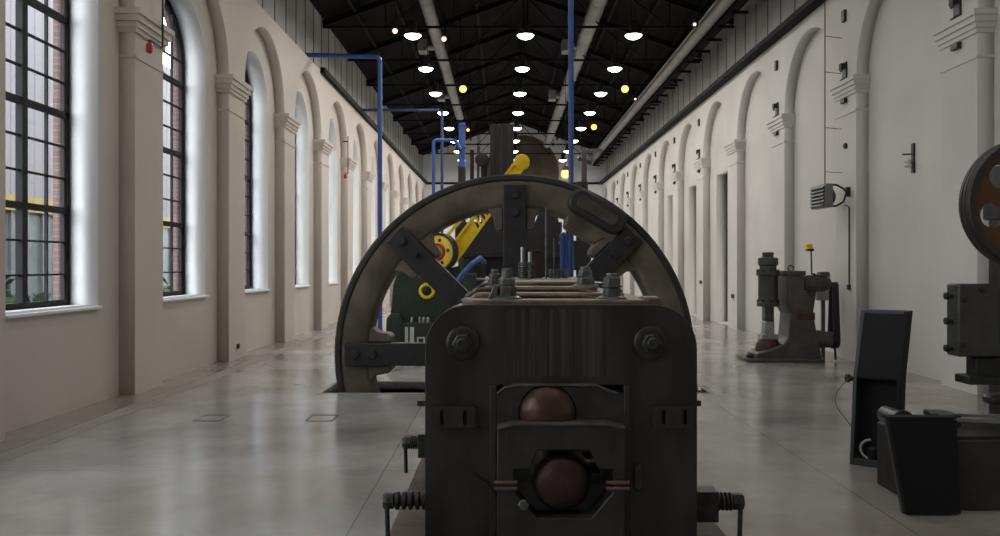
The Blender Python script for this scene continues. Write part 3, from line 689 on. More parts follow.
# ------------------------------------------------------------------ dark machine across the middle of the hall
DY = 20.0
def dk(px, py, y=DY): return at(px, py, y)
dm = thing('crossbeam_press', 'huge dark press with wide crossbeam and tall black column behind the flywheel', 'press', (dk(505, 266).x, DY, 0))
a = dk(455, 222); b = dk(562, 257)
link('crossbeam', plate([(a.x, b.z), (b.x, b.z), (b.x, a.z), (a.x, a.z)], [], DY, DY + .8, 'Y'), 'steel_black', dm, bevel=.02)
m = MB(); px = 458
while px < 562:
    for py in (226, 253): p = dk(px, py); m.sphere((p.x, DY - .005, p.z), .022, 8, 5)
    px += 4.5
m.build('rivets', 'steel_black', dm)
for l, r in ((463, 486), (532, 552)):
    p, q2 = dk(l, 255), dk(r, 255); MB().box(p.x, q2.x, DY + .1, DY + .7, 0, p.z).build('upright', 'housing', dm, bevel=.02)
p, q2 = dk(490, 123), dk(514, 225)
m = MB(); m.box(p.x, q2.x, DY + .15, DY + .65, q2.z - .3, p.z); m.build('column', 'steel_black', dm, bevel=.02)
m = MB()
for px in (493, 501, 509): x = dk(px, 200).x; m.box(x - .035, x + .035, DY + .10, DY + .15, q2.z - .3, p.z)
split_build(m, 'column_rib', 'housing', dm, bevel=.008)
MB().box(dk(484, 0).x, dk(531, 0).x, DY + .2, DY + .6, .29, 1.95).build('drive_case', 'steel_black', dm, bevel=.02)
MB().prism([(dk(535, 224).x, dk(535, 224).z), (dk(560, 224).x, dk(560, 224).z), (dk(552, 195).x, dk(552, 195).z), (dk(545, 195).x, dk(545, 195).z)], DY + .1, DY + .7).build('gusset', 'steel_black', dm, bevel=.02)
MB().prism([(dk(482, 224).x, dk(482, 224).z), (dk(492, 224).x, dk(492, 224).z), (dk(492, 188).x, dk(492, 188).z), (dk(488, 196).x, dk(488, 196).z)], DY + .1, DY + .7).build('gusset', 'housing', dm, bevel=.02)
MB().box(dk(458, 0).x, dk(560, 0).x, DY - .1, DY + .9, 0, .3).build('bed', 'housing', dm, bevel=.02)
for l, r, tp, mt in ((470, 474, 150, 'dark_red'), (477, 479.5, 146, 'bolt_steel'), (481, 487, 158, 'dark_red'), (566, 572, 190, 'steel_black'), (576, 588, 182, 'steel_black')):
    p, q2 = dk(l, tp, DY + .4), dk(r, tp, DY + .4); zz = 1.9 if l < 500 else 0
    MB().cyl(((p.x + q2.x) / 2, DY + .4, zz), ((p.x + q2.x) / 2, DY + .4, p.z), (q2.x - p.x) / 2, 14).build('guide_post', mt, dm)
MB().box(dk(548, 0).x, dk(592, 0).x, DY + .2, DY + .6, 1.5, 2.2).build('side_box', 'steel_black', dm, bevel=.02)
m = MB(); p = dk(482, 160, DY + .3); m.lathe((p.x, DY + .3, p.z), (0, -1, 0), [(0, .16), (.1, .16), (.12, .1)], 20); m.build('valve_wheel', 'dark_red', dm)
# small lathe of greenish parts seen low through the spokes
lt = thing('bench_lathe', 'small green lathe with pale knobs seen low between the spokes', 'lathe', (at(482, 290, 15.5).x, 15.5, 0))
p, q2 = at(464, 286, 15.5), at(500, 300, 15.5)
MB().box(p.x, q2.x, 15.3, 15.8, .75, p.z).build('lathe_bed', 'green_paint', lt, bevel=.015)
for x in (p.x + .08, q2.x - .08): MB().box(x - .07, x + .07, 15.35, 15.75, 0, .76).build('leg', 'green_paint', lt, bevel=.01)
MB().box(p.x, p.x + .22, 15.35, 15.75, p.z, p.z + .22).build('headstock', 'green_paint', lt, bevel=.015)
MB().cyl((p.x + .22, 15.55, p.z + .12), (q2.x, 15.55, p.z + .12), .025, 12).build('workpiece', 'bright_steel', lt)
MB().box(q2.x - .14, q2.x, 15.4, 15.7, p.z, p.z + .18).build('tailstock', 'green_paint', lt, bevel=.012)
for px in (487, 492): c = at(px, 273, 15.3); MB().sphere((c.x, 15.32, p.z + .14), .035, 12, 8).build('knob', 'white_plastic', lt)

# ------------------------------------------------------------------ dark red post with spot lamps near the far wall
PY = 30.0
po = thing('lamp_post', 'dark red post with top bracket and spot heads near the far wall', 'post', (at(584, 0, PY).x, PY, 0))
p = at(584, 150, PY)
MB().box(p.x - .09, p.x + .09, PY - .09, PY + .09, 0, p.z).build('post', 'dark_red', po, bevel=.01)
MB().box(p.x - .12, at(602, 150, PY).x, PY - .06, PY + .06, p.z - .08, p.z + .04).build('bracket', 'dark_red', po, bevel=.01)
for px, py in ((582, 156), (591, 159)):
    c = at(px, py, PY - .2); h = MB(); h.lathe(c, (-.35, -.6, -.5), [(0, .05), (.05, .085), (.2, .10), (.22, .095)], 16); h = h.build('spot_head', 'shade_metal', po)
    MB().bar((c.x, c.y, c.z), (p.x + .1 if px > 585 else p.x, PY, p.z - .04), .03, .03).build('spot_arm', 'shade_metal', h)

# ------------------------------------------------------------------ power hammer by the blank wall
HY = 14.3; hs = HY / F; hsx = (HY + .3) / F
def hm(zx, zy): return ((740 + zx * .2797 - 503) * hsx, max(0, 1.6 - (230 + zy * .2797 - 266) * hs))
ph_ = thing('power_hammer', 'olive grey forging power hammer with electric motor and belt by the white wall', 'power hammer', (hm(180, 0)[0], HY + .3, 0))
prof = [(40, 478), (45, 442), (90, 428), (135, 410), (155, 380), (162, 300), (150, 282), (150, 158), (162, 146), (205, 148), (208, 175), (210, 215), (236, 250), (246, 330), (260, 400), (272, 478)]
MB().prism([hm(*q) for q in prof], HY, HY + .6).build('frame', 'olive_paint', ph_, bevel=.03, seg=3)
a, b = hm(0, 462), hm(278, 478)
MB().prism([(x, y) for x, y in rrect(a[0] + .03, b[0], HY - .08, HY + .68, .05)], 0, .06, 'Z').build('base_plate', 'olive_paint', ph_, bevel=.01)
for zx in (18, 32): x = hm(zx, 455)[0]; m = MB(); hexbolt(m, (x, HY + .1, .05), (0, 0, 1), .035, .07); m.build('anchor_bolt', 'bolt_dark', ph_)
x = hm(100, 0)[0]; cy = HY + .3
def hz(zy): return 1.6 - (230 + zy * .2797 - 266) * hs
hr = .2797 * hs
MB().lathe((x, cy, hz(276)), (0, 0, 1), [(0, 40 * hr), (hz(262) - hz(276), 40 * hr), (hz(258) - hz(276), 35 * hr), (hz(165) - hz(276), 35 * hr), (hz(162) - hz(276), 42 * hr), (hz(148) - hz(276), 42 * hr)], 32).build('cylinder', 'olive_paint', ph_)
MB().lathe((x, cy, hz(148)), (0, 0, 1), [(0, 30 * hr), (hz(128) - hz(148), 30 * hr), (hz(124) - hz(148), 36 * hr), (hz(100) - hz(148), 36 * hr), (hz(96) - hz(148), 20 * hr), (hz(86) - hz(148), 20 * hr), (hz(82) - hz(148), 22 * hr), (hz(78) - hz(148), 18 * hr)], 32).build('cylinder_head', 'olive_paint', ph_)
m = MB()
for k in range(8): t = k * PI / 4; hexbolt(m, (x + 37 * hr * math.cos(t), cy + 37 * hr * math.sin(t), hz(258)), (0, 0, 1), .02, .03); hexbolt(m, (x + 38 * hr * math.cos(t), cy + 38 * hr * math.sin(t), hz(148)), (0, 0, 1), .02, .03)
split_build(m, 'flange_bolt', 'bolt_dark', ph_)
MB().box(x - 16 * hr, x + 16 * hr, cy - .1, cy + .1, hz(330), hz(270)).build('ram', 'olive_paint', ph_, bevel=.01)
MB().box(x - 17 * hr, x + 17 * hr, cy - .11, cy + .11, hz(378), hz(330)).build('upper_die', 'bright_steel', ph_, bevel=.01)
MB().box(x - 30 * hr, x + 30 * hr, cy - .14, cy + .14, hz(395), hz(376)).build('lower_die', 'bright_steel', ph_, bevel=.01)
MB().lathe((x, cy, hz(440)), (0, 0, 1), [(0, 46 * hr), (hz(418) - hz(440), 45 * hr), (hz(395) - hz(440), 32 * hr)], 28).build('die_collar', 'red_paint', ph_)
MB().box(*[hm(182, 0)[0], hm(245, 0)[0]], HY - .012, HY + .05, hz(322), hz(295)).build('red_band', 'red_paint', ph_, bevel=.005)
p = hm(181, 137); MB().torus((p[0], cy, p[1]), (0, 1, 0), .045, .012).build('lifting_eye', 'olive_paint', ph_)
MB().box(hm(146, 0)[0], hm(212, 0)[0], HY - .03, HY + .63, hz(162), hz(146)).build('cap', 'olive_paint', ph_, bevel=.01)
a = hm(212, 192); b = hm(312, 192); cy -= .12
mo = MB(); mo.lathe((a[0], cy, a[1]), (1, 0, 0), [(0, .07), (.02, .12), (.05, 28 * hr)] + [(q, 28 * hr) for q in (.1, .3)] + [(b[0] - a[0] - .1, 28 * hr), (b[0] - a[0] - .05, .11), (b[0] - a[0], .08)], 28); mo = mo.build('motor', 'olive_paint', ph_)
m = MB()
for k in range(16):
    t = k * PI / 8; c, s = math.cos(t), math.sin(t); m.bar((a[0] + .09, cy + c * 29 * hr, a[1] + s * 29 * hr), (b[0] - .12, cy + c * 29 * hr, a[1] + s * 29 * hr), .012, .012)
split_build(m, 'cooling_fin', 'olive_paint', mo)
MB().box(hm(272, 0)[0], hm(305, 0)[0], cy - .08, cy + .08, hz(166), hz(150)).build('terminal_box', 'olive_paint', mo, bevel=.008)
MB().lathe((a[0] - .03, cy, a[1]), (1, 0, 0), [(0, .10), (.01, .15), (.05, .15)], 24).build('motor_cover', 'bolt_dark', mo)
MB().prism([hm(225, 222), hm(262, 222), hm(252, 290), hm(245, 290)], HY + .15, HY + .45).build('motor_bracket', 'olive_paint', ph_, bevel=.01)
bx = hm(325, 0)[0]
zt_, zb_ = hz(205), hz(395)
blt = []
for i in range(13): t = PI * i / 12; blt.append((cy + .07 * math.cos(t), zt_ + .07 * math.sin(t)))
for i in range(13): t = PI + PI * i / 12; blt.append((cy + .15 * math.cos(t), zb_ + .15 * math.sin(t)))
inn = [(cy + (y - cy) * .80, z - (.016 if z > 1.5 else -.016)) for y, z in blt]
link('belt', plate(blt, [inn], bx - .05, bx + .06, 'X'), 'rubber_black', ph_)
# the belt seen slightly askew: pulleys and shafts
MB().cyl((b[0] - .02, cy, zt_), (bx + .05, cy, zt_), .055, 20).build('motor_pulley', 'bolt_dark', ph_)
MB().lathe((hm(250, 0)[0], cy, zb_), (1, 0, 0), [(0, .15), (.1, .16), (.2, .14), (bx + .05 - hm(250, 0)[0], .12)], 24).build('drive_pulley', 'olive_paint', ph_)
m = MB(); m.tube([(bx, cy - .03, zb_ - .1), (bx + .02, cy - .03, .12), (bx + .02, cy - .03, .02)], .02, 8); m.build('belt_tail', 'bolt_dark', ph_)
sp_ = thing('switch_panel', 'grey switch panel on a stand with yellow isolator, behind the hammer motor', 'switch panel', (hm(335, 0)[0], HY + .75, 0))
a, b = hm(308, 158), hm(360, 258)
MB().box(a[0], b[0], HY + .75, HY + .85, b[1], a[1]).build('panel', 'panel_grey', sp_, bevel=.01)
MB().box(a[0] + .1, a[0] + .16, HY + .77, HY + .83, 0, b[1]).build('panel_leg', 'heater_grey', sp_)
MB().tube([(hm(294, 0)[0], HY + .8, hz(160)), (hm(292, 0)[0], HY + .8, hz(68))], .014, 8).build('mast', 'bolt_dark', sp_)
MB().bar((hm(294, 0)[0], HY + .8, hz(158)), (a[0] + .02, HY + .8, hz(162)), .03, .03).build('mast_arm', 'bolt_dark', sp_)
MB().box(hm(270, 0)[0], hm(292, 0)[0], HY + .72, HY + .84, hz(66), hz(46)).build('isolator', 'yellow_paint', sp_, bevel=.008)
MB().box(hm(275, 0)[0], hm(296, 0)[0], HY + .70, HY + .86, hz(73), hz(64)).build('isolator_base', 'rubber_black', sp_, bevel=.005)

# ------------------------------------------------------------------ information kiosk, bent
ki = thing('information_kiosk', 'dark grey bent information kiosk with open base and loose cable', 'kiosk', (2.80, 6.95, 0))
KM = Matrix(((.77, .64, 0, 2.80), (-.64, .77, 0, 6.95), (0, 0, 1, 0), (0, 0, 0, 1)))   # local x along the face, y backwards
KW, KD = .365, .15
def kprof(a, b, z0=0.0, z1=1.23):                 # bent side outline between two depths, (y, z)
    def u(z): return .09 * z / .70 if z < .70 else .09 + .20 * (z - .70) / .53
    return [(u(z0) + a, z0), (u(.70) + a, .70), (u(z1) + a, z1), (u(z1) + b, z1), (u(.70) + b, .70), (u(z0) + b, z0)]
E_ = .03
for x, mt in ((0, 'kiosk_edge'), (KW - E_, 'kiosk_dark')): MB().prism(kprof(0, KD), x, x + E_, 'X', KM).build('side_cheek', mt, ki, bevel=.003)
MB().prism(kprof(KD - .03, KD), E_, KW - E_, 'X', KM).build('back_panel', 'kiosk_dark', ki)
MB().prism([(.095, .70), (.285, 1.21), (.31, 1.21), (.12, .70)], E_, KW - E_, 'X', KM).build('screen_panel', 'kiosk_dark', ki)
MB().prism([(.29, 1.205), (.29, 1.235), (.44, 1.235), (.44, 1.205)], 0, KW, 'X', KM).build('top_cap', 'kiosk_edge', ki, bevel=.003)
MB().prism([(0, 0), (0.006, .05), (KD, .05), (KD, 0)], E_, KW - E_, 'X', KM).build('bottom_tray', 'kiosk_edge', ki, bevel=.003)
MB().prism([(.092, .69), (.094, .712), (.22, .712), (.22, .69)], E_, KW - E_, 'X', KM).build('shelf', 'kiosk_dark', ki)
def kp(x, y, z): return KM @ Vector((x, y, z))
MB().lathe(kp(.0, .10, .68), (-.77, .64, 0), [(0, .02), (.03, .02), (.032, .035), (.06, .035), (.065, .02)], 16).build('knob', 'rubber_black', ki)
MB().tube([kp(.15 - .08 * math.sin(PI * i / 14), .05, .13 - .075 * math.cos(PI * i / 14)) for i in range(15)], .010, 8).build('white_cable', 'white_plastic', ki)
MB().lathe(kp(.16, .08, .05), (0, 0, 1), [(0, .05), (.08, .05), (.10, .03)], 16).build('power_adapter', 'rubber_black', ki)
MB().tube([kp(.0, .03, .30)] + [kp(-.02 - .10 * math.sin(PI * i / 12), .02, .34 + .34 * i / 12) for i in range(13)] + [kp(.0, .10, .70)], .0035, 6).build('loose_wire', 'heater_grey', ki)

# ------------------------------------------------------------------ eccentric press at the edge of the frame
EY = 6.1
ep = thing('eccentric_press', 'dark eccentric press with bolted grey ram block and orange flywheel', 'press', (3.6, EY, 0))
def e(px, py, y=EY): return at(px, py, y)
MB().box(3.86, 4.62, EY, EY + .75, 0, 2.40).build('pedestal', 'housing', ep, bevel=.02)
MB().box(2.75, 3.46, 5.62, 6.33, 0, .46).build('table', 'table_brown', ep, bevel=.012)
MB().box(2.78, 3.46, 5.65, 6.30, .455, .482).build('table_top', 'steel_black', ep, bevel=.006)
cprof = [(3.46, .61), (4.6, .61), (4.6, 2.45), (4.45, 2.55), (4.1, 2.55), (4.02, 2.4), (4.02, 1.75), (3.9, 1.52), (3.52, 1.46), (3.44, 1.38), (3.44, 1.0), (3.50, .94), (3.78, .92), (3.80, .80), (3.70, .70), (3.46, .68)]
MB().prism(cprof, EY - .02, EY + .13).build('frame', 'housing', ep, bevel=.025)
# ram block
a, b = e(953, 284, 6.0), e(985, 357, 6.0)
MB().box(3.18, 3.47, 6.0, 6.17, b.z, a.z).build('ram_block', 'press_grey', ep, bevel=.012)
for py in (296, 321, 348):
    p = e(953, py, 6.1); m = MB(); m.cyl((3.19, 6.09, p.z), (3.15, 6.09, p.z), .014, 12); hexbolt(m, (3.152, 6.09, p.z), (-1, 0, 0), .028, .025); m.build('ram_bolt', 'bolt_dark', ep)
for px, py in ((963, 300), (963, 345), (982, 290)):
    p = e(px, py, 6.0); m = MB(); hexbolt(m, (p.x, 6.0, p.z), (0, -1, 0), .018, .02); m.build('ram_bolt', 'bolt_dark', ep)
a = e(966, 360, 6.1); MB().box(a.x + .04, a.x + .3, 6.04, 6.18, .82, .955).build('ram', 'steel_black', ep, bevel=.01)
a, b = e(959, 375, 6.1), e(985, 383, 6.1); MB().box(a.x + .02, 3.5, 6.0, 6.2, b.z, a.z).build('die_shoe', 'steel_black', ep, bevel=.006)
for py, yy in ((422, 6.02), (433, 6.2)):
    p = at(955, py, yy); MB().bar((p.x - .1, yy, .53), (3.88, yy, .50), .05, .03).build('guide_bar', 'bright_steel', ep, bevel=.004)
p = at(893, 428, 6.0); MB().cyl((p.x, 5.85, .545), (p.x, 6.12, .545), .06, 24).build('roller', 'bolt_steel', ep)
m = MB(); m.lathe((p.x, 5.86, .545), (0, -1, 0), [(0, .075), (.02, .075), (.03, .04)], 20); m.build('roller_flange', 'rubber_black', ep)
m = MB(); m.box(3.05, 3.2, 6.0, 6.25, .48, .56); m.build('die_block', 'bolt_dark', ep, bevel=.01)
# flywheel of the press with six round holes
fc = at(1035, 203, 5.9); fr_ = 66.5 * 5.9 / F
pw = MB(); pw.lathe((fc.x, 5.9, fc.z), (0, 1, 0), [(0, fr_ - .05), (0, fr_ - .01), (.015, fr_), (.04, fr_), (.05, fr_ - .02), (.06, fr_), (.08, fr_), (.09, fr_ - .02), (.10, fr_), (.13, fr_), (.14, fr_ - .05), (0, fr_ - .05)], 72); pw.f = pw.f[:-2]
pw = pw.build('press_flywheel', 'tyre_brown', ep)
hl = [circle(fc.x + .275 * math.cos(math.radians(137 + 60 * k)), fc.z + .275 * math.sin(math.radians(137 + 60 * k)), .085, 28) for k in range(6)]
link('wheel_web', plate(circle(fc.x, fc.z, fr_ - .045, 64), hl, 5.95, 5.99, 'Y'), 'orange_disc', pw)
MB().lathe((fc.x, 5.88, fc.z), (0, 1, 0), [(0, .06), (.02, .11), (.18, .11)], 28).build('wheel_hub', 'bolt_dark', pw)
MB().box(fc.x - .06, 3.9, 6.05, 6.45, fc.z - .09, fc.z + .09).build('bearing_arm', 'housing', ep, bevel=.02)
# guard panel in front of the press
gp = thing('guard_panel', 'black trapezoid guard panel standing in front of the press table', 'panel', (2.75, 5.5, 0))
GP = 5.5
c = [at(889, 419, GP), at(957, 420, GP), at(961, 514, GP), at(907, 515, GP)]
MB().prism([(v.x, max(v.z, 0.0)) for v in c], GP, GP + .05).build('panel', 'kiosk_dark', gp, bevel=.004)
MB().prism([(c[0].x, c[0].z), (c[3].x, 0), (c[3].x + .02, 0), (c[0].x + .02, c[0].z)], GP + .05, GP + .09).build('side_panel', 'kiosk_edge', gp, bevel=.004)
MB().box(c[0].x, c[1].x, GP, GP + .09, c[0].z, c[0].z + .012).build('top_lip', 'kiosk_dark', gp)

# ------------------------------------------------------------------ things on the walls
hk = None; kk = 0
for i, p in enumerate(pil):
    if p < 9 or p > 46 or abs(p - 21.66) < .1: continue
    yc = p + .46
    nth = NTH[kk]; kk += 1
    b_ = MB().box(XR - .05, XR, yc - .06, yc + .06, 5.80, 6.0)
    tag(b_.build('wall_box', 'steel_black', bevel=.006), 'small black wall box high above the %s blank wall hook' % nth, 'box', 'black boxes above the hooks')
    h = MB(); h.box(XR - .03, XR, yc - .10, yc + .06, 4.82, 5.10); h.prism([(XR - .03, 5.08), (XR - .10, 5.08), (XR - .10, 4.98), (XR - .07, 4.93), (XR - .07, 5.0), (XR - .03, 4.98)], yc - .06, yc + .04); h.prism([(XR - .03, 4.84), (XR - .06, 4.82), (XR - .09, 4.79), (XR - .07, 4.785), (XR - .04, 4.79), (XR, 4.79)], yc - .06, yc + .04)
    tag(h.build('wall_hook', 'steel_black', bevel=.006), 'black iron hook above a pilaster capital, %s along the blank wall' % nth, 'hook', 'iron hooks above the capitals')
    s_ = MB().box(XR - .06, XR, yc - .10, yc + .08, 4.40, 4.48)
    tag(s_.build('beam_plate', 'steel_black', bevel=.005), 'short black beam plate just under the %s blank wall hook' % nth, 'plate', 'black plates under the hooks')
# unit heater with its hanging cable
uh = thing('unit_heater', 'grey louvred unit heater on the white wall above the power hammer', 'heater', (5.5, 14.8, 2.75))
zl, zh_ = 2.59, 2.99; xh = 5.42; ym = 14.80
MB().box(xh, xh + .13, 14.45, 15.15, zl, zh_).build('casing', 'louvre_grey', uh, bevel=.012)
MB().box(xh - .006, xh + .01, 14.50, 15.10, zl + .03, zh_ - .03).build('grille_gap_shade', 'rubber_black', uh)  # black sheet paints the shade between the louvres
m = MB()
for k in range(6):
    z = zl + .05 + k * .06; m.prism([(xh - .035, z - .02), (xh, z + .02), (xh, z + .03), (xh - .035, z - .01)], 14.48, 15.12)
split_build(m, 'louvre', 'louvre_grey', uh)
MB().lathe((xh + .13, ym, 2.79), (1, 0, 0), [(0, .19), (.08, .18), (.14, .1)], 24).build('fan_drum', 'rubber_black', uh)
MB().tube([(xh + .08, 14.6, zh_ - .02), (5.66, 14.6, zh_ - .01), (5.78, 14.6, zh_ - .08), (5.83, 14.6, 2.85), (5.78, 14.6, zl + .10), (5.66, 14.6, zl + .03), (xh + .08, 14.6, zl + .02)], .018, 8).build('bracket', 'rubber_black', uh)
MB().bar((5.82, 14.6, 2.86), (XR + .001, 14.6, 2.86), .05, .16).build('wall_arm', 'rubber_black', uh)
cb = thing('standoff_conduit', 'thin black conduit with stand-offs dropping to the unit heater', 'conduit', (5.54, 14.8, 2.99))
MB().tube([(5.54, 14.8, zh_ + .002), (5.54, 14.8, 6.4)], .010, 8).build('conduit', 'steel_black', cb)
for z in (3.22, 3.98, 4.94, 5.56): MB().bar((5.54, 14.8, z), (XR + .001, 14.95, z), .010, .010).build('standoff', 'steel_black', cb)
cd = MB(); cd.tube([(5.80, 14.6, 2.64), (XR - .015, 14.6, 2.60), (XR - .015, 14.6, 1.26)], .012, 8); cd.box(XR - .04, XR, 14.56, 14.64, 1.2, 1.28)
tag(cd.build('wall_conduit', 'steel_black'), 'thin grey conduit running down the pilaster below the unit heater', 'conduit')
ins = thing('insulator_bracket', 'black bracket with white insulator on the blank niche wall', 'bracket', (XRB, 12.8, 3.2))
MB().box(XRB - .03, XRB, 12.72, 12.80, 2.98, 3.42).build('back_plate', 'steel_black', ins, bevel=.005)
MB().bar((XRB, 12.76, 3.26), (XRB - .16, 12.8, 3.26), .02, .02).build('bracket_arm', 'steel_black', ins)
MB().lathe((XRB - .09, 12.78, 3.06), (0, 0, 1), [(0, .03), (.03, .06), (.06, .04), (.09, .06), (.13, .03)], 16).build('insulator', 'white_plastic', ins)
wd = MB(); wd.lathe((XR, 14.75, 3.66), (-1, 0, 0), [(0, .05), (.03, .05), (.05, .03)], 16)
tag(wd.build('wall_socket', 'steel_black'), 'round black fitting on the pilaster above the unit heater', 'fitting')
for yy, z, lab in ((25.55, 1.12, 'small black socket low on the pilaster between two tall doors'), (22.0, .83, 'small black socket low on the pilaster before the first tall door')):
    o = MB().box(XR - .04, XR, yy - .09, yy + .09, z - .05, z + .05).build('wall_socket', 'steel_black', bevel=.006); tag(o, lab, 'socket')
lsn = MB(); lsn.box(XL, XL + .03, 14.75, 14.85, .18, .26); tag(lsn.build('wall_socket', 'steel_black', bevel=.006), 'small black socket low on the second window wall pilaster', 'socket')
def alarm(y, z, top, label):
    t_ = thing('fire_alarm', label, 'alarm', (XL + .15, y, z))
    MB().lathe((XL + .15, y, z - .1), (0, 0, 1), [(0, .025), (.02, .04), (.09, .042), (.12, .035), (.13, .02)], 18).build('strobe', 'signal_red', t_)
    MB().tube(elbow([(XL + .15, y, z + .04), (XL + .15, y, z + .07), (XL + .15, y + .42, z + .07), (XL + .15, y + .42, top)], .03), .013, 8).build('conduit', 'steel_black', t_)
    MB().bar((XL + .15, y + .42, top - .15), (XL, y + .42, top - .15), .03, .03).build('clip', 'steel_black', t_)
alarm(10.75, 4.36, 6.3, 'red alarm sounder on a black conduit at the first window wall pilaster')
alarm(24.1, 4.15, 5.3, 'red alarm sounder on a conduit, far along the window wall')

# ------------------------------------------------------------------ floor boxes
for x, lab in ((at(212, 418, 9.05).x, 'square floor box cover nearer the window wall'), (at(322, 418, 9.05).x, 'square floor box cover nearer the flywheel pit')):
    o = link('floor_box', plate([(x - .14, 8.86), (x + .14, 8.86), (x + .14, 9.24), (x - .14, 9.24)], [[(x - .125, 8.885), (x + .125, 8.885), (x + .125, 9.215), (x - .125, 9.215)]], -.01, .004, 'Z'), 'steel_black', smooth=False)
    tag(o, lab, 'floor box', 'floor boxes')

# ------------------------------------------------------------------ ducts and pipe run under the roof
def duct(x, z, r, y0, y1, label):
    t_ = thing('ventilation_duct', label, 'duct', (x, y0, z))
    m = MB(); prof = [(0, r)]; y = 0
    m.cyl((x, y0, z), (x, y1, z), r, 24); m.build('duct', 'duct_grey', t_)
    m = MB(); y = y0 + 1.2
    while y < y1: m.lathe((x, y, z), (0, 1, 0), [(0, r), (.01, r + .012), (.05, r + .012), (.06, r)], 24); y += 1.8
    split_build(m, 'duct_collar', 'duct_grey', t_)
    m = MB(); y = y0 + 2
    while y < y1:
        for s in (-1, 1): m.cyl((x + s * r, y, z), (x + s * r, y, roof_z(x + s * r)), .008, 6)
        y += 3.66
    split_build(m, 'hanger_rod', 'truss_black', t_)
    return t_
dl = duct(-1.93, 8.25, .17, YA + .1, 38.5, 'round grey ventilation duct on the window side of the roof')
dr = duct(2.40, 8.25, .20, YA + .1, 47, 'round grey ventilation duct on the blank wall side of the roof')
for t_, xs_, s in ((dr, 2.4, -1), (dl, -1.93, -1)):
    for yy in (26.0, 33.5):
        if s: MB().box(xs_ - .62, xs_ - .34, yy - .25, yy + .25, 8.05, 8.4).build('duct_outlet', 'duct_grey', t_, bevel=.01); MB().cyl((xs_ - .4, yy, 8.23), (xs_, yy, 8.23), .11, 16).build('duct_branch', 'duct_grey', t_)
pr = thing('pipe_run', 'thick grey pipe on brackets high along the blank wall', 'pipe', (5.15, 10, 7.75))
MB().cyl((5.15, YA + .1, 7.72), (5.15, YB - .1, 7.72), .15, 20).build('pipe', 'duct_grey', pr)
MB().cyl((4.98, YA + .1, 7.78), (4.98, YB - .1, 7.78), .025, 8).build('conduit', 'duct_grey', pr)
MB().box(5.32, 5.46, YA + .1, YB - .1, 7.53, 7.63).build('rail', 'truss_black', pr)
m = MB(); y = YA + .6
while y < YB: m.box(5.30, 5.70, y - .03, y + .03, 7.47, 7.535); y += 1.22
split_build(m, 'bracket', 'truss_black', pr)
for i, (px, py) in enumerate(((706, 22), (641, 97))):
    y = 6.05 * F / (266 - py); x = 4.72
    o = thing('spotlight', 'small dark spotlight clamped to the pipe run, %s one' % ('near' if i == 0 else 'far'), 'spotlight', (x, y, 7.65), 'spotlights on the pipe run')
    MB().lathe((x + .05, y, 7.66), (-.25, -.8, -.5), [(0, .05), (.04, .08), (.22, .09), (.24, .08)], 18).build('head', 'shade_metal', o)
    MB().lathe(Vector((x + .05, y, 7.66)) + Vector((-.25, -.8, -.5)).normalized() * .235, (-.25, -.8, -.5), [(0, .04), (.012, .04)], 16).build('lens', 'lamp_rose', o)
    MB().bar((x + .05, y, 7.66), (4.93, y + .03, 7.775), .04, .04).build('clamp', 'shade_metal', o)

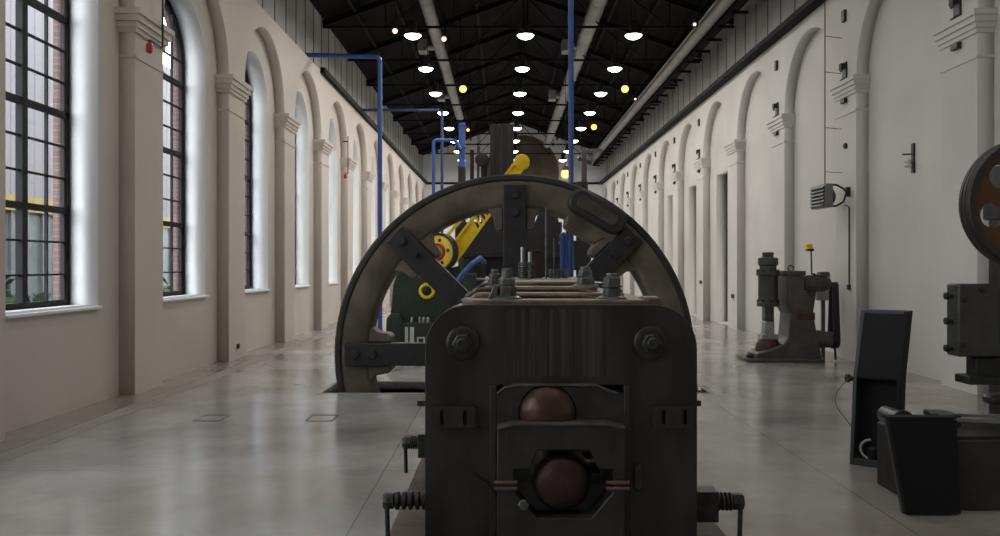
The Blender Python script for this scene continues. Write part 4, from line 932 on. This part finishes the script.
# ------------------------------------------------------------------ pendant lamps
LAMP_W = 60.0
LZ = 7.43
rows = ((-2.28, 'window row'), (.57, 'middle row'), (3.30, 'blank wall row'))
ly0 = 21.75
proto = None
def make_pendant():
    r = thing('pendant_lamp', '-', 'lamp', (0, 0, 0), 'pendant lamps')
    MB().lathe((0, 0, 0), (0, 0, 1), [(0, .225), (.012, .228), (.05, .19), (.10, .12), (.13, .085)], 28).build('lamp_shade', 'shade_metal', r)
    MB().lathe((0, 0, .13), (0, 0, 1), [(0, .09), (.02, .105), (.20, .105), (.24, .08), (.26, .03)], 20).build('lamp_body', 'shade_metal', r)
    MB().lathe((0, 0, -.055), (0, 0, 1), [(-.045, .02), (-.03, .10), (0.0, .16), (.035, .20), (.055, .212), (.06, .21)], 28).build('diffuser', 'lamp_white', r)
    return r
cable_cache = {}
for x, rown in rows:
    for k in range(-6, 8):
        y = ly0 + SP * k
        if proto is None: proto = make_pendant(); o = proto
        else: o = copy_tree(proto)
        o.location = (x, y, LZ)
        if k >= 0: o['label'] = 'lit bell pendant lamp, %s from the near end of the %s' % (NTH[k], rown); o['group'] = 'pendant lamps'
        else: o['label'] = 'dimmed bell pendant lamp added unseen as fill, over the near end of the hall'; o['group'] = 'added pendant lamps overhead'  # unseen lamps added as dim fill, carrying the rows on past the camera
        if x not in cable_cache:
            c0 = MB(); h = roof_z(x) - LZ
            for s in (-.05, .05): c0.cyl((s, 0, .36), (s, 0, h), .005, 5)
            ob = c0.build('suspension', 'truss_black'); ob.parent = o; cable_cache[x] = ob
        else:
            ob = cable_cache[x].copy(); C.objects.link(ob); ob.parent = o
        ld = bpy.data.lights.new('pendant_light', 'AREA'); ld.shape = 'DISK'; ld.size = .26; ld.energy = LAMP_W * (1.0 if k >= 0 else .62 if k == -1 else .21); ld.color = (1.0, .955, .90)
        lo = bpy.data.objects.new('pendant_light', ld); C.objects.link(lo); lo.location = (x, y, LZ - .115)
# amber globe lamps seen under the trusses
for i, (px, py, Y, r, mt, wh) in enumerate(((463, 89, 28.2, .12, 'lamp_amber', 'between the window row and middle row'), (625, 89, 28.2, .12, 'lamp_amber', 'by the blank wall pipe run'), (594, 127, 36, .12, 'lamp_amber', 'far down beside the grey duct'), (565.5, 174, 29, .15, 'lamp_amber', 'low, beside the tall blue pipe'), (444, 39, 24, .07, 'lamp_rose', 'hanging beside the window side duct'), (395, 31, 22.7, .07, 'lamp_rose', 'closest to the window wall'), (468, 130, 34, .06, 'lamp_amber', 'beside the blue stack'))):
    c = at(px, py, Y)
    o = thing('globe_lamp', 'small warm globe lamp under the roof, %s' % wh, 'lamp', c, 'warm globe lamps')
    MB().sphere(c, r, 20, 12).build('bulb', mt, o)
    MB().lathe((c.x, c.y, c.z + r * .8), (0, 0, 1), [(0, r * .7), (r, r * .6), (r * 1.2, r * .2)], 14).build('lamp_holder', 'shade_metal', o)
    MB().cyl((c.x, c.y, c.z + r * 1.5), (c.x, c.y, roof_z(c.x)), .008, 6).build('suspension', 'truss_black', o)

# ------------------------------------------------------------------ light, camera
w = bpy.data.worlds.new('overcast'); bpy.context.scene.world = w; w.use_nodes = True
bg = w.node_tree.nodes['Background']; bg.inputs['Color'].default_value = (.94, .97, 1.0, 1); bg.inputs['Strength'].default_value = 6.5
cam = bpy.data.cameras.new('camera'); co = bpy.data.objects.new('camera', cam); C.objects.link(co)
cam.sensor_width = 36; cam.lens = 36 * F / 1000; cam.shift_x = -.003; cam.shift_y = -.002
co.location = (0, 0, EYE); co.rotation_euler = (PI / 2, 0, 0); cam.clip_end = 300
sc = bpy.context.scene; sc.camera = co
sc.view_settings.view_transform = 'Standard'; sc.view_settings.look = 'None'; sc.view_settings.gamma = 1; sc.view_settings.exposure = 0.12
sc.view_settings.use_curve_mapping = False
